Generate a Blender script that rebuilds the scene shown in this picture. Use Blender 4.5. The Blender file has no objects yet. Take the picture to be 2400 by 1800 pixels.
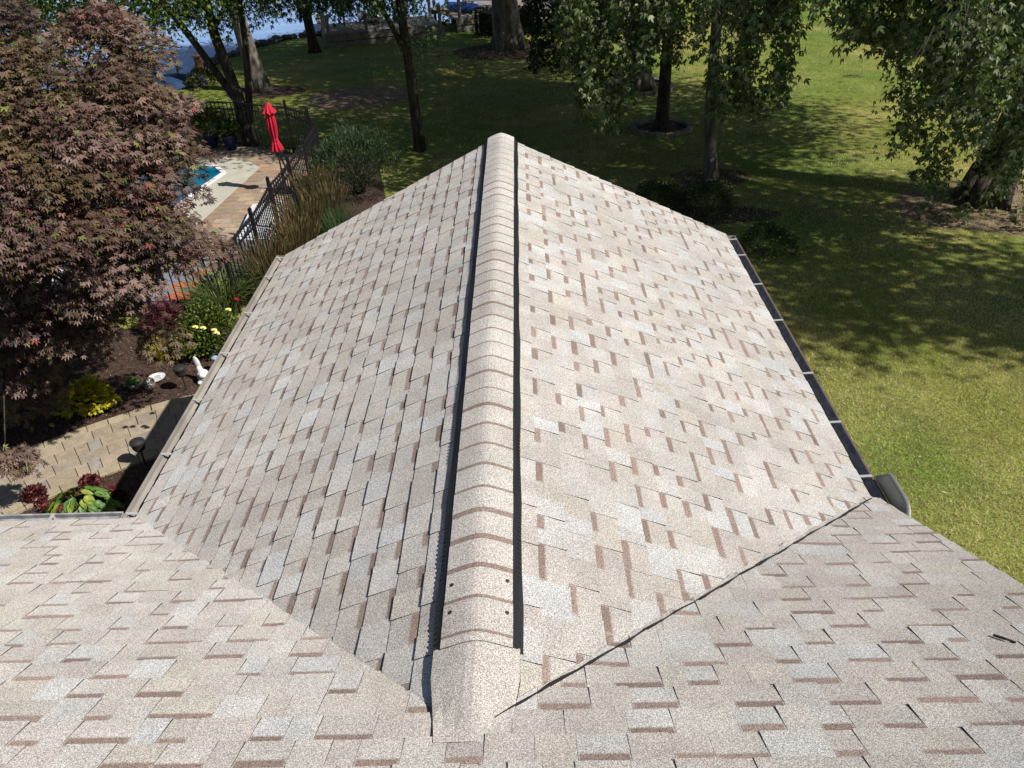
import bpy, math, random
import numpy as np
from mathutils import Vector, Matrix

# ------------------------------------------------------------------ camera, sky, sun, exposure
random.seed(7); rng = np.random.default_rng(7)
scn = bpy.context.scene
COL = scn.collection
CAM = np.array([0.226, -3.649, 6.047])
PITCH, YAW, ROLL, FPX = 0.60611, -0.02902, -0.04568, 1800.0     # FPX: focal length in pixels of a 2400 px wide picture
FW = np.array([math.sin(YAW)*math.cos(PITCH), math.cos(YAW)*math.cos(PITCH), -math.sin(PITCH)])
_r = np.array([math.cos(YAW), -math.sin(YAW), 0.0]); _u = np.cross(_r, FW)
RT = _r*math.cos(ROLL) + _u*math.sin(ROLL); UP = -_r*math.sin(ROLL) + _u*math.cos(ROLL)
cd = bpy.data.cameras.new('camera'); cam = bpy.data.objects.new('camera', cd); COL.objects.link(cam)
cd.sensor_width = 36; cd.lens = 36*FPX/2400; cd.clip_start = 0.05; cd.clip_end = 3000
cam.matrix_world = Matrix(((RT[0], UP[0], -FW[0], CAM[0]), (RT[1], UP[1], -FW[1], CAM[1]), (RT[2], UP[2], -FW[2], CAM[2]), (0, 0, 0, 1)))
scn.camera = cam
SUN = Vector((0.90, -0.32, 1.0)).normalized()                    # towards the sun
w = bpy.data.worlds.new('World'); scn.world = w; w.use_nodes = True
nt = w.node_tree; nt.nodes.clear()
sky = nt.nodes.new('ShaderNodeTexSky'); sky.sky_type = 'NISHITA'; sky.sun_disc = False
sky.sun_elevation = math.asin(SUN.z); sky.sun_rotation = math.atan2(SUN.x, SUN.y)
bg = nt.nodes.new('ShaderNodeBackground'); bg.inputs[1].default_value = 0.058
wo = nt.nodes.new('ShaderNodeOutputWorld'); nt.links.new(sky.outputs[0], bg.inputs[0]); nt.links.new(bg.outputs[0], wo.inputs[0])
sd = bpy.data.lights.new('sun', 'SUN'); sd.energy = 4.8; sd.angle = math.radians(0.53); sd.color = (1.0, 0.95, 0.87)
so = bpy.data.objects.new('sun', sd); COL.objects.link(so); so.rotation_euler = SUN.to_track_quat('Z', 'Y').to_euler(); so.location = (20, -8, 30)
vs = scn.view_settings; vs.view_transform = 'Standard'; vs.look = 'None'; vs.gamma = 1; vs.exposure = 0.36; vs.use_curve_mapping = False

# ------------------------------------------------------------------ helpers
def ray(x, y): return FW + RT*(x-1200)/FPX - UP*(y-900)/FPX
def G(x, y, z=0.0):                                               # where a line of sight meets the ground (or height z)
    q = ray(x, y); return CAM + q*((z-CAM[2])/q[2])
def atY(x, y, Y):
    q = ray(x, y); return CAM + q*((Y-CAM[1])/q[1])
def atD(x, y, d):
    q = ray(x, y); return CAM + q*(d/np.linalg.norm(q))

def mat(name, base=(.5,.5,.5), rough=.8, dark=None, scale=8, detail=4, contrast=(.35,.65), tint=False, bump=0, bscale=None,
        metal=0, spec=.3, transl=0, base3=None, scale3=1.0, stretch=None, fine=None, oren=False):
    m = bpy.data.materials.new(name); m.use_nodes = True; t = m.node_tree; N = t.nodes; Lk = t.links
    bs = N['Principled BSDF']; out = N['Material Output']
    bs.inputs['Roughness'].default_value = rough; bs.inputs['Metallic'].default_value = metal
    bs.inputs['Specular IOR Level'].default_value = spec
    if oren: bs.inputs['Diffuse Roughness'].default_value = .45
    tc = N.new('ShaderNodeTexCoord'); co = tc.outputs['Object']
    if stretch:
        mp = N.new('ShaderNodeMapping'); mp.inputs['Scale'].default_value = stretch; Lk.new(co, mp.inputs[0]); co = mp.outputs[0]
    col = N.new('ShaderNodeRGB'); col.outputs[0].default_value = (*base, 1); cur = col.outputs[0]
    def noise(sc, de=4):
        n = N.new('ShaderNodeTexNoise'); n.inputs['Scale'].default_value = sc; n.inputs['Detail'].default_value = de; Lk.new(co, n.inputs[0]); return n.outputs[0]
    def blend(cur, c2, sc, cont, de=4):
        r = N.new('ShaderNodeMapRange'); r.inputs[1].default_value, r.inputs[2].default_value = cont; Lk.new(noise(sc, de), r.inputs[0])
        mx = N.new('ShaderNodeMix'); mx.data_type = 'RGBA'; Lk.new(r.outputs[0], mx.inputs[0]); Lk.new(cur, mx.inputs[6]); mx.inputs[7].default_value = (*c2, 1)
        return mx.outputs[2]
    if dark: cur = blend(cur, dark, scale, contrast, detail)
    if base3: cur = blend(cur, base3, scale3, (.42,.62))
    def mult(cur, src):
        mx = N.new('ShaderNodeMix'); mx.data_type = 'RGBA'; mx.blend_type = 'MULTIPLY'; mx.inputs[0].default_value = 1
        Lk.new(cur, mx.inputs[6]); Lk.new(src, mx.inputs[7]); return mx.outputs[2]
    if tint:
        a = N.new('ShaderNodeAttribute'); a.attribute_name = 'tint'; cur = mult(cur, a.outputs['Color'])
    if fine:                                                     # list of (scale, low, high): mineral or fibre grain
        for sc, lo, hi in fine:
            r = N.new('ShaderNodeMapRange'); r.inputs[1].default_value = .36; r.inputs[2].default_value = .64
            r.inputs[3].default_value = lo; r.inputs[4].default_value = hi; Lk.new(noise(sc, 1), r.inputs[0]); cur = mult(cur, r.outputs[0])
    Lk.new(cur, bs.inputs['Base Color'])
    if bump:
        b = N.new('ShaderNodeBump'); b.inputs['Strength'].default_value = bump; b.inputs['Distance'].default_value = .02
        Lk.new(noise(bscale or scale, 3), b.inputs['Height']); Lk.new(b.outputs[0], bs.inputs['Normal'])
    if transl:
        tr = N.new('ShaderNodeBsdfTranslucent'); ms = N.new('ShaderNodeMixShader'); ms.inputs[0].default_value = transl
        hs = N.new('ShaderNodeHueSaturation'); hs.inputs['Value'].default_value = 1.5; hs.inputs['Saturation'].default_value = 1.15
        Lk.new(cur, hs.inputs['Color']); Lk.new(hs.outputs[0], tr.inputs['Color'])
        Lk.new(bs.outputs[0], ms.inputs[1]); Lk.new(tr.outputs[0], ms.inputs[2]); Lk.new(ms.outputs[0], out.inputs[0])
    return m

def wpos(o):
    p = Vector((0, 0, 0))
    while o is not None: p += Vector(o.location); o = o.parent
    return p
def link(name, me, parent=None):
    o = bpy.data.objects.new(name, me); COL.objects.link(o)
    if parent is not None: o.parent = parent
    return o
def tag(o, label=None, cat=None, group=None, kind=None):
    if label: o['label'] = label
    if cat: o['category'] = cat
    if group: o['group'] = group
    if kind: o['kind'] = kind
    return o
def thing(name, loc, label, cat, group=None):                     # an Empty at the thing's base; its parts are built in world metres round it
    o = bpy.data.objects.new(name, None); o.empty_display_size = .2; COL.objects.link(o); o.location = loc
    return tag(o, label, cat, group)
def fast(name, co, k, mats, parent=None, tint=None, off=(0,0,0), mi=None, smooth=False):
    """co: (F*k,3) unshared vertices, k per face"""
    co = np.asarray(co, np.float32) - np.array(off, np.float32); n = len(co); F = n//k
    me = bpy.data.meshes.new(name); me.vertices.add(n); me.vertices.foreach_set('co', co.ravel())
    me.loops.add(n); me.loops.foreach_set('vertex_index', np.arange(n, dtype=np.int32))
    me.polygons.add(F); me.polygons.foreach_set('loop_start', np.arange(0, n, k, dtype=np.int32)); me.polygons.foreach_set('loop_total', np.full(F, k, np.int32))
    if mi is not None: me.polygons.foreach_set('material_index', mi)
    me.update(calc_edges=True)
    for m in (mats if isinstance(mats, (list, tuple)) else [mats]): me.materials.append(m)
    if tint is not None:
        a = me.color_attributes.new('tint', 'FLOAT_COLOR', 'POINT'); t = np.ones((n, 4), np.float32); t[:, :3] = tint; a.data.foreach_set('color', t.ravel())
    return link(name, me, parent)

class MB:
    def __init__(s): s.v = []; s.f = []; s.m = []; s.c = []
    def add(s, vs_, fs, mi=0, col=(1,1,1)):
        b = len(s.v); s.v += [tuple(map(float, v)) for v in vs_]
        for i, f in enumerate(fs): s.f.append(tuple(b+j for j in f)); s.m.append(mi if isinstance(mi, int) else mi[i]); s.c.append(col if not isinstance(col, list) else col[i])
        return s
    def box(s, c, size, rz=0, M=None, mi=0, col=(1,1,1)):
        x, y, z = [d/2 for d in size]; R = M or Matrix.Rotation(rz, 3, 'Z'); c = Vector(c)
        P = [c + R @ Vector(p) for p in ((-x,-y,-z),(x,-y,-z),(x,y,-z),(-x,y,-z),(-x,-y,z),(x,-y,z),(x,y,z),(-x,y,z))]
        return s.add(P, [(0,3,2,1),(4,5,6,7),(0,1,5,4),(1,2,6,5),(2,3,7,6),(3,0,4,7)], mi, col)
    def bar(s, a, b, wd, ht=None, mi=0, col=(1,1,1)):
        a, b = Vector(a), Vector(b); d = b-a; q = d.to_track_quat('X', 'Z').to_matrix()
        return s.box((a+b)/2, (d.length, wd, ht or wd), M=q, mi=mi, col=col)
    def tube(s, pts, rad, n=8, mi=0, cap=True, col=(1,1,1)):
        pts = [Vector(p) for p in pts]; rad = rad if isinstance(rad, (list, tuple)) else [rad]*len(pts); V = []; F = []
        ref = Vector((1, 0, 0))
        for i, p in enumerate(pts):
            d = (pts[min(i+1, len(pts)-1)]-pts[max(i-1, 0)]); d = d.normalized() if d.length > 1e-9 else Vector((0,0,1))
            a = (ref - d*ref.dot(d)); a = a.normalized() if a.length > .05 else d.orthogonal().normalized(); b = d.cross(a); ref = a
            for j in range(n): t = 2*math.pi*j/n; V.append(p+(a*math.cos(t)+b*math.sin(t))*rad[i])
        for i in range(len(pts)-1):
            for j in range(n): k = (j+1) % n; F.append((i*n+j, i*n+k, (i+1)*n+k, (i+1)*n+j))
        if cap: F.append(tuple(range(n))[::-1]); F.append(tuple((len(pts)-1)*n+j for j in range(n)))
        return s.add(V, F, mi, col)
    def lathe(s, c, prof, n=16, mi=0, M=None, col=(1,1,1)):
        c = Vector(c); V = []; F = []; R = M or Matrix.Identity(3)
        for r, z in prof:
            for j in range(n): t = 2*math.pi*j/n; V.append(c+R @ Vector((r*math.cos(t), r*math.sin(t), z)))
        for i in range(len(prof)-1):
            for j in range(n): k = (j+1) % n; F.append((i*n+j, i*n+k, (i+1)*n+k, (i+1)*n+j))
        F.append(tuple(range(n))[::-1]); F.append(tuple((len(prof)-1)*n+j for j in range(n)))
        return s.add(V, F, mi, col)
    def ball(s, c, r, n=10, M=None, mi=0, col=(1,1,1)):
        r = r if isinstance(r, (tuple, list)) else (r, r, r); c = Vector(c); R = M or Matrix.Identity(3); V = []; F = []; m = max(4, n//2)
        for i in range(1, m):
            ph = math.pi*i/m
            for j in range(n): t = 2*math.pi*j/n; V.append(c+R @ Vector((r[0]*math.sin(ph)*math.cos(t), r[1]*math.sin(ph)*math.sin(t), r[2]*math.cos(ph))))
        for i in range(m-2):
            for j in range(n): k = (j+1) % n; F.append((i*n+j, (i+1)*n+j, (i+1)*n+k, i*n+k))
        V.append(c+R @ Vector((0,0,r[2]))); V.append(c-R @ Vector((0,0,r[2]))); a = len(V)-2
        for j in range(n): k = (j+1) % n; F.append((a, j, k)); F.append((a+1, (m-2)*n+k, (m-2)*n+j))
        return s.add(V, F, mi, col)
    def prism(s, poly, z0, z1, mi=0, col=(1,1,1), bottom=True):
        n = len(poly); V = [(x, y, z0) for x, y in poly]+[(x, y, z1) for x, y in poly]
        F = [tuple(range(n, 2*n))]+([tuple(range(n))[::-1]] if bottom else [])+[(i, (i+1) % n, n+(i+1) % n, n+i) for i in range(n)]
        return s.add(V, F, mi, col)
    def build(s, name, mats, parent=None, smooth=False, bevel=0, tint=False):
        off = wpos(parent) if parent is not None else Vector((0,0,0))
        me = bpy.data.meshes.new(name); me.from_pydata([tuple(Vector(v)-off) for v in s.v], [], s.f)
        for m in (mats if isinstance(mats, (list, tuple)) else [mats]): me.materials.append(m)
        for p, mi in zip(me.polygons, s.m): p.material_index = mi; p.use_smooth = smooth
        if tint:
            a = me.color_attributes.new('tint', 'FLOAT_COLOR', 'CORNER')
            arr = np.ones((len(me.loops), 4), np.float32); i = 0
            for f, c in zip(s.f, s.c): arr[i:i+len(f), :3] = c; i += len(f)
            a.data.foreach_set('color', arr.ravel())
        o = link(name, me, parent)
        if bevel:
            b = o.modifiers.new('bevel', 'BEVEL'); b.width = bevel; b.segments = 2; b.limit_method = 'ANGLE'
        return o
    def single(s, name, mats, label, cat, group=None, smooth=False, bevel=0, tint=False, base=None):
        o = s.build(name, mats, None, smooth, bevel, tint)
        if base is not None:
            b = Vector(base); o.data.transform(Matrix.Translation(-b)); o.location = b
        return tag(o, label, cat, group)

def clip(poly, planes):                                           # keep the side where a*x+b*y<=c
    for a, b, c in planes:
        out = []; n = len(poly)
        for i in range(n):
            p, q = poly[i], poly[(i+1) % n]; dp = a*p[0]+b*p[1]-c; dq = a*q[0]+b*q[1]-c
            if dp <= 0: out.append(p)
            if dp*dq < 0: t = dp/(dp-dq); out.append((p[0]+(q[0]-p[0])*t, p[1]+(q[1]-p[1])*t))
        poly = out
        if len(poly) < 3: return []
    return poly
def halfplanes(poly):                                             # of a counter-clockwise convex polygon
    H = []
    for i in range(len(poly)):
        (x0, y0), (x1, y1) = poly[i], poly[(i+1) % len(poly)]; a, b = (y1-y0), -(x1-x0); l = math.hypot(a, b); H.append((a/l, b/l, (a*x0+b*y0)/l))
    return H
def inpoly(x, y, P):
    c = False; j = len(P)-1
    for i in range(len(P)):
        if (P[i][1] > y) != (P[j][1] > y) and x < (P[j][0]-P[i][0])*(y-P[i][1])/(P[j][1]-P[i][1])+P[i][0]: c = not c
        j = i
    return c
def area2(P): return abs(sum(P[i][0]*P[(i+1) % len(P)][1]-P[(i+1) % len(P)][0]*P[i][1] for i in range(len(P))))/2

# leaves: templates are quads (k=4) with y along the leaf, z its normal
def lobes(spec, curl=-.12):
    Q = []
    for ang, ln, wd in spec:
        a = math.radians(ang); d = np.array([math.sin(a), math.cos(a), 0]); p = np.array([math.cos(a), -math.sin(a), 0])
        for b0, e0 in ((0.0, 1.0),):
            Q += [(0,0,0), tuple(d*ln*.5+p*wd+np.array([0,0,.03])), tuple(d*ln+np.array([0,0,curl*ln])), tuple(d*ln*.5-p*wd+np.array([0,0,.03]))]
    return np.array(Q, float)
L_MAPLE = lobes([(0,1,.13),(38,.9,.12),(-38,.9,.12),(78,.62,.10),(-78,.62,.10)])
L_SILVER = lobes([(0,1,.17),(42,.72,.13),(-42,.72,.13)])
L_OVAL = lobes([(0,1,.28)])
L_BLADE = lobes([(0,1,.05)])
def scatter(name, tpl, P, D, S, m, parent, cols, flat=.5, kind=None, up=(0,0,1)):
    """one leaf per row: P position, D leaf direction, S size, cols tint"""
    n = len(P); P = np.asarray(P); D = np.asarray(D, float); D /= np.linalg.norm(D, axis=1)[:, None]+1e-9
    U = np.tile(np.array(up, float), (n, 1)) + rng.normal(0, flat, (n, 3))
    X = np.cross(D, U); X /= np.linalg.norm(X, axis=1)[:, None]+1e-9; Z = np.cross(X, D)
    k = len(tpl); S = np.asarray(S)[:, None, None]
    co = P[:, None, :] + S*(tpl[None, :, 0, None]*X[:, None, :] + tpl[None, :, 1, None]*D[:, None, :] + tpl[None, :, 2, None]*Z[:, None, :])
    t = np.repeat(np.asarray(cols)[:, None, :], k, 1).reshape(-1, 3)
    off = wpos(parent) if parent is not None else (0,0,0)
    o = fast(name, co.reshape(-1, 3), 4, m, parent, t, off)
    if kind: o['kind'] = kind
    return o
def palette(cols, n, spread=.22):
    c = np.array(cols)[rng.integers(0, len(cols), n)]; return np.clip(c*(1+rng.normal(0, spread, (n, 1))), .004, 1)

# ------------------------------------------------------------------ materials
GRAN = [(300, .50, 1.28), (150, .80, 1.14), (5, .94, 1.05), (1.3, .95, 1.05)]
m_shingle = mat('shingle_granules', (1,1,1), .95, tint=True, fine=GRAN, bump=.25, bscale=300, spec=.1, oren=True)
m_asphalt = mat('asphalt_edge', (.028,.026,.026), .95, spec=.1)
m_deckwood = mat('roof_deck', (.05,.045,.04), .9)
m_vent = mat('vent_plastic', (.012,.013,.016), .45, spec=.5)
m_gutter = mat('gutter_aluminium', (.31,.285,.25), .45, dark=(.22,.20,.18), scale=3, spec=.5, bump=.03, bscale=60)
m_gutin = mat('gutter_painted_steel', (.42,.42,.43), .5, dark=(.20,.20,.21), scale=14, contrast=(.3,.7), spec=.4)
m_brownlip = mat('gutter_lip_paint', (.16,.115,.10), .5, dark=(.11,.08,.07), scale=9)
m_hanger = mat('hanger_steel', (.48,.47,.45), .4, metal=.2, spec=.5)
m_guard = mat('splash_guard_steel', (.33,.34,.31), .45, dark=(.28,.29,.27), scale=5, metal=.25, spec=.5)
m_siding = mat('house_siding', (.55,.5,.42), .7, dark=(.5,.45,.38), scale=2)
m_fascia = mat('fascia_paint', (.18,.14,.12), .6)
m_nail = mat('nail_head', (.07,.03,.025), .5, metal=.3)
m_grass = mat('lawn_grass', (.168,.196,.037), .9, dark=(.33,.285,.10), scale=.45, contrast=(.42,.66), base3=(.12,.18,.03), scale3=.23,
              fine=[(40, .7, 1.25), (9, .82, 1.15), (1.7, .88, 1.1)], bump=.8, bscale=45, spec=.15)
m_blade = mat('grass_blade', (1,1,1), .7, tint=True, transl=.25, spec=.2)
m_water = mat('lake_water', (.19,.31,.55), .45, dark=(.25,.38,.62), scale=.6, spec=.5)
m_mulch = mat('bark_mulch', (.072,.042,.03), .95, dark=(.04,.024,.018), scale=12, fine=[(60, .55, 1.5), (18, .8, 1.2)], bump=1, bscale=50)
m_chip = mat('wood_chip', (1,1,1), .9, tint=True)
m_soil = mat('dry_soil', (.24,.175,.12), .95, dark=(.13,.095,.065), scale=4, fine=[(35, .7, 1.3)], bump=.7, bscale=40)
m_paver = mat('paver_concrete', (1,1,1), .9, tint=True, fine=[(70, .82, 1.15), (9, .9, 1.1)], bump=.3, bscale=80)
m_joint = mat('joint_sand', (.10,.082,.066), .95, fine=[(80, .7, 1.3)])
m_conc = mat('pool_concrete', (.46,.44,.37), .9, dark=(.40,.385,.33), scale=2.5, fine=[(60, .9, 1.08)])
m_white = mat('white_paint', (.72,.73,.75), .5, dark=(.62,.63,.66), scale=4)
m_poolw = mat('pool_water', (.0,.16,.27), .06, dark=(0,.10,.20), scale=1.5, spec=.5, bump=.3, bscale=6)
m_fence = mat('black_aluminium', (.014,.014,.016), .4, spec=.5)
m_red = mat('umbrella_canvas', (.50,.016,.045), .8, dark=(.38,.01,.03), scale=6, bump=.2, bscale=30)
m_pole = mat('dark_pole', (.03,.025,.02), .5)
m_bark = mat('tree_bark', (.065,.052,.04), .95, dark=(.028,.022,.017), scale=9, contrast=(.38,.6), stretch=(1,1,.22), bump=1.0, bscale=14, fine=[(30,.8,1.2)])
m_barkp = mat('pale_bark', (.17,.15,.125), .95, dark=(.07,.06,.05), scale=7, contrast=(.4,.62), stretch=(1,1,.2), bump=1.0, bscale=12, fine=[(30,.8,1.2)])
m_leaf = mat('leaf', (1,1,1), .5, tint=True, transl=.3, spec=.35)
m_mleaf = mat('maple_leaf', (1,1,1), .55, tint=True, transl=.16, spec=.35)
m_petal = mat('petal', (1,1,1), .6, tint=True, transl=.2)
m_stone = mat('rock', (.11,.105,.10), .95, dark=(.06,.058,.055), scale=3, tint=True, bump=.8, bscale=10)
m_lattice = mat('lattice_wood', (.42,.38,.34), .85)
m_plank = mat('weathered_plank', (.27,.235,.21), .85, dark=(.18,.155,.14), scale=5, stretch=(1,6,1), tint=True, bump=.3, bscale=20)
m_lamp = mat('lamp_black_metal', (.022,.02,.02), .5, dark=(.035,.03,.027), scale=12, spec=.4)
m_statue = mat('white_cast_stone', (.72,.73,.74), .8, dark=(.5,.51,.52), scale=14, bump=.4, bscale=40)
m_grey = mat('grey_cast_stone', (.22,.22,.21), .8, dark=(.10,.10,.10), scale=16, bump=.4, bscale=40)
m_copper = mat('rusty_wire', (.28,.15,.10), .7, dark=(.18,.1,.07), scale=20)
m_frog = mat('green_glaze', (.16,.36,.05), .35, dark=(.05,.14,.03), scale=18, spec=.5)
m_blue = mat('blue_paint', (.02,.06,.25), .4, spec=.5, dark=(.015,.04,.16), scale=3)
m_pot = mat('cobalt_glaze', (.012,.016,.07), .25, spec=.5)
m_tarp = mat('blue_tarpaulin', (.02,.05,.13), .6, dark=(.012,.03,.08), scale=3, bump=.5, bscale=5)
m_orange = mat('orange_print', (.55,.13,.05), .9)
m_rug = mat('grey_outdoor_rug', (.20,.21,.26), .95, dark=(.17,.18,.22), scale=30)

# ------------------------------------------------------------------ ground, lake, beds
Hh = 2.5                                                           # eave height
SHORE = [(-60,12),(-30,21),(-18,24.0),(-12.4,24.4),(-11.6,26.0),(-10.9,29.6),(-9.6,31.6),(-7.9,32.2),(-4.0,33.0),(-2.9,33.6),(-.6,35.6),(4,39),(10,46),(22,58),(50,80),(120,150),(400,420)]
def sheet(name, poly, z, m, kind='structure', skirt=.3):
    b = MB(); b.prism(poly, z-skirt, z, bottom=True); o = b.build(name, m); o['kind'] = kind; return o
# lawn: one sheet triangulated as a fan strip from the shore line to far behind the house
def lawn():
    V = []; F = []; n = len(SHORE)
    xs = [p[0] for p in SHORE]
    rows = [0, .02, .06, .15, .35, 1]
    for i, (x, y) in enumerate(SHORE):
        fx = x*1.0; fy = -300
        for r in rows: V.append((x+(fx-x)*r, y+(fy-y)*r, 0 if r else -.18))
    k = len(rows)
    for i in range(n-1):
        for j in range(k-1): F.append((i*k+j, i*k+j+1, (i+1)*k+j+1, (i+1)*k+j))
    b = len(V)                                                     # bank down into the water
    for (x, y) in SHORE: V.append((x-.2, y+.9, -1.2))
    for i in range(n-1): F.append((i*k, (i+1)*k, b+i+1, b+i))
    me = bpy.data.meshes.new('lawn'); me.from_pydata(V, [], F); me.materials.append(m_grass)
    o = link('lawn', me); o['kind'] = 'structure'
    # extend to both sides
    mb = MB(); mb.add([(-400,-300,-.004),(-60,-300,-.004),(-60,12,-.004),(-400,-60,-.004)], [(0,1,2,3)]); mb.add([(400,-300,-.004),(900,-300,-.004),(900,420,-.004),(400,420,-.004)], [(0,1,2,3)])
    mb.build('far_ground', m_grass)['kind'] = 'structure'
lawn()
# lake
wt = m_water.node_tree; bsd = wt.nodes['Principled BSDF']
tcn = wt.nodes.new('ShaderNodeTexCoord'); mpn = wt.nodes.new('ShaderNodeMapping'); mpn.inputs['Scale'].default_value = (.7, 2.0, 1); wt.links.new(tcn.outputs['Object'], mpn.inputs[0])
n1 = wt.nodes.new('ShaderNodeTexNoise'); n1.inputs['Scale'].default_value = 1.6; n1.inputs['Detail'].default_value = 5; wt.links.new(mpn.outputs[0], n1.inputs[0])
bn = wt.nodes.new('ShaderNodeBump'); bn.inputs['Strength'].default_value = 1; bn.inputs['Distance'].default_value = .07; wt.links.new(n1.outputs[0], bn.inputs['Height']); wt.links.new(bn.outputs[0], bsd.inputs['Normal'])
b = MB(); b.add([(-900,-100,-.62),(900,-100,-.62),(900,1500,-.62),(-900,1500,-.62)], [(0,1,2,3)]); b.build('lake', m_water)['kind'] = 'structure'
# far shore
b = MB(); b.prism([(-900,420),(900,620),(900,900),(-900,900)], -1, 1.5); b.build('far_shore', m_grass)['kind'] = 'structure'

BED = [(-9.5,1.4),(-6.5,1.2),(-2.0,1.2),(-2.0,4.0),(-2.2,9.5),(-3.4,15.2),(-4.3,15.4),(-4.3,7.2),(-5.0,6.9),(-9.5,7.0)]
sheet('mulch_bed', [(x, y) for x, y in BED], .006, m_mulch)
def ring_poly(cx, cy, rx, ry, n=28, j=.05, a0=0):
    return [(cx+rx*(1+random.uniform(-j, j))*math.cos(2*math.pi*i/n+a0), cy+ry*(1+random.uniform(-j, j))*math.sin(2*math.pi*i/n+a0)) for i in range(n)]
def chips(name, region, n, z=.01, size=.035, cols=((.16,.10,.07),(.09,.05,.035),(.05,.03,.02),(.24,.17,.12)), zj=.012):
    xs = [p[0] for p in region]; ys = [p[1] for p in region]; P = []
    while len(P) < n:
        x, y = random.uniform(min(xs), max(xs)), random.uniform(min(ys), max(ys))
        if inpoly(x, y, region): P.append((x, y, z+random.random()*zj))
    P = np.array(P); D = rng.normal(size=(n, 3)); D[:, 2] *= .25
    o = scatter(name, lobes([(0,1,.14)], 0), P, D, rng.uniform(.4, 1.3, n)*size, m_chip, None, palette(cols, n, .3), flat=.35); o['kind'] = 'stuff'; return o
chips('bark_chips', [(-7.5,2.0),(-2.4,2.0),(-2.4,7.4),(-4.4,7.4),(-7.5,7.0)], 16000, z=.012)

# ------------------------------------------------------------------ house
TW, TM = .4912, .5235                                             # slopes of the wing and of the main roof
house = thing('house', (0, -1, 0), 'house whose pale mottled shingle roofs fill the foreground, ridge running away to a gable end', 'house')
mr = MB(); wr = MB()
ZR = Hh+2.4*TW
SHADES = [(.485,.458,.428),(.475,.442,.410),(.495,.468,.440),(.485,.450,.405),(.465,.428,.402),(.50,.478,.455),(.505,.492,.478),(.475,.438,.408)]
PALE = (.51,.508,.505)
STRIPE = (.275,.210,.182)
pieces = []                                                        # (roof index, MB, centre)
def shingle_plane(idx, O, A, S, smax, arange, regions, e=.1435, seed=1, lift=None, stripeprob=.62):
    O, A, S = Vector(O), Vector(A), Vector(S); N = A.cross(S); N.normalize()
    if N.z < 0: N = -N
    R = random.Random(seed); flip = (A.cross(S)).z < 0
    nrow = int(smax/e)+1
    for i in range(nrow):
        s0 = i*e; a = arange[0]-R.random()*.3; tooth = R.random() < .5; wob = R.uniform(-.002, .002)
        mega = R.random()
        while a < arange[1]:
            wd = R.uniform(.08, .21) if tooth else R.uniform(.08, .18)+(R.random() < .12)*.07
            hb = (.0088 if tooth else .0048)+R.uniform(-.001, .0016)
            base = PALE if R.random() < .06 else R.choice(SHADES); g = R.uniform(.95, 1.045); base = tuple(c*g for c in base)
            band = (not tooth) and R.random() < stripeprob+.25
            bw = R.uniform(.030, .046)
            jb = R.uniform(-.002, .002)
            rect = [(a+.0006, s0+wob+jb), (a+wd-.0006, s0+wob+jb-R.uniform(-.0012,.0012)), (a+wd-.0006, s0+e+.006), (a+.0006, s0+e+.006)]
            for pl in regions:
                P = clip(rect, pl)
                if len(P) < 3 or area2(P) < .0006: continue
                mb = MB()
                def H(p):
                    f = min(1.15, max(0, (p[1]-s0)/e)); h = hb*(1-f)+.0012*f
                    return h+(lift(p) if lift else 0)
                parts = [(P, base, 0)]
                if band:
                    sb = s0+e-bw
                    gs = R.uniform(.85, 1.25); st_ = tuple(c*gs for c in STRIPE); md = tuple((p_+q_)/2 for p_, q_ in zip(base, st_)); e1, e2 = a+.006, a+wd-.006
                    parts = [(clip(P, [(0, 1, sb-.004)]), base, 0), (clip(P, [(0, -1, -sb+.004), (0, 1, sb+.002)]), md, 0), (clip(P, [(0, -1, -sb-.002), (-1, 0, -e1), (1, 0, e2)]), st_, 0),
                             (clip(P, [(0, -1, -sb-.002), (1, 0, e1)]), md, 0), (clip(P, [(0, -1, -sb-.002), (-1, 0, -e2)]), md, 0)]
                cen = Vector((0,0,0)); cnt = 0
                for Q, col, _ in parts:
                    n = len(Q)
                    if n < 3: continue
                    top = [O+A*p[0]+S*p[1]+N*H(p) for p in Q]; bot = [O+A*p[0]+S*p[1]+N*(-.003) for p in Q]
                    F = [tuple(range(n))]+[(k, n+k, n+(k+1) % n, (k+1) % n) for k in range(n)]
                    if flip: F = [f[::-1] for f in F]
                    mb.add(top+bot, F, [0]+[1]*n, col)
                    for t in top: cen += t; cnt += 1
                if cnt: pieces.append((idx, mb, cen/cnt))
            a += wd; tooth = not tooth if R.random() < .9 else tooth
cw = math.hypot(1, TW); cm = math.hypot(1, TM)
yv = -2.4*TW/TM                                                     # where the wing ridge dies into the main slope
SW = 2.4*cw
# wing left: a=y, s up from the eave
polyL = [(0,-.02),(4.106,-.02),(4.2,SW),(yv,SW)]
valley_w = None
def hp(poly):
    ar = sum(poly[i][0]*poly[(i+1) % len(poly)][1]-poly[(i+1) % len(poly)][0]*poly[i][1] for i in range(len(poly)))
    return halfplanes(poly if ar > 0 else poly[::-1])
def lift_wing(p):                                                   # shingles sweep up a little into the valley
    t = p[1]/SW; yl = yv*t; d = p[0]-yl; return .008*math.exp(-max(0, d)/.10)
shingle_plane(0, (-2.425, 0, Hh-.012), (0,1,0), (1/cw, 0, TW/cw), SW, (-2.4, 4.3), [hp(polyL)], seed=3, lift=lift_wing)
polyR = [(.016,-.02),(4.269,-.02),(4.2,SW),(yv+.016,SW)]
shingle_plane(0, (2.425, 0, Hh-.012), (0,1,0), (-1/cw, 0, TW/cw), SW, (-2.4, 4.3), [hp(polyR)], seed=5, lift=lift_wing)
sa = -yv*cm; SM = 5.0*cm
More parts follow.
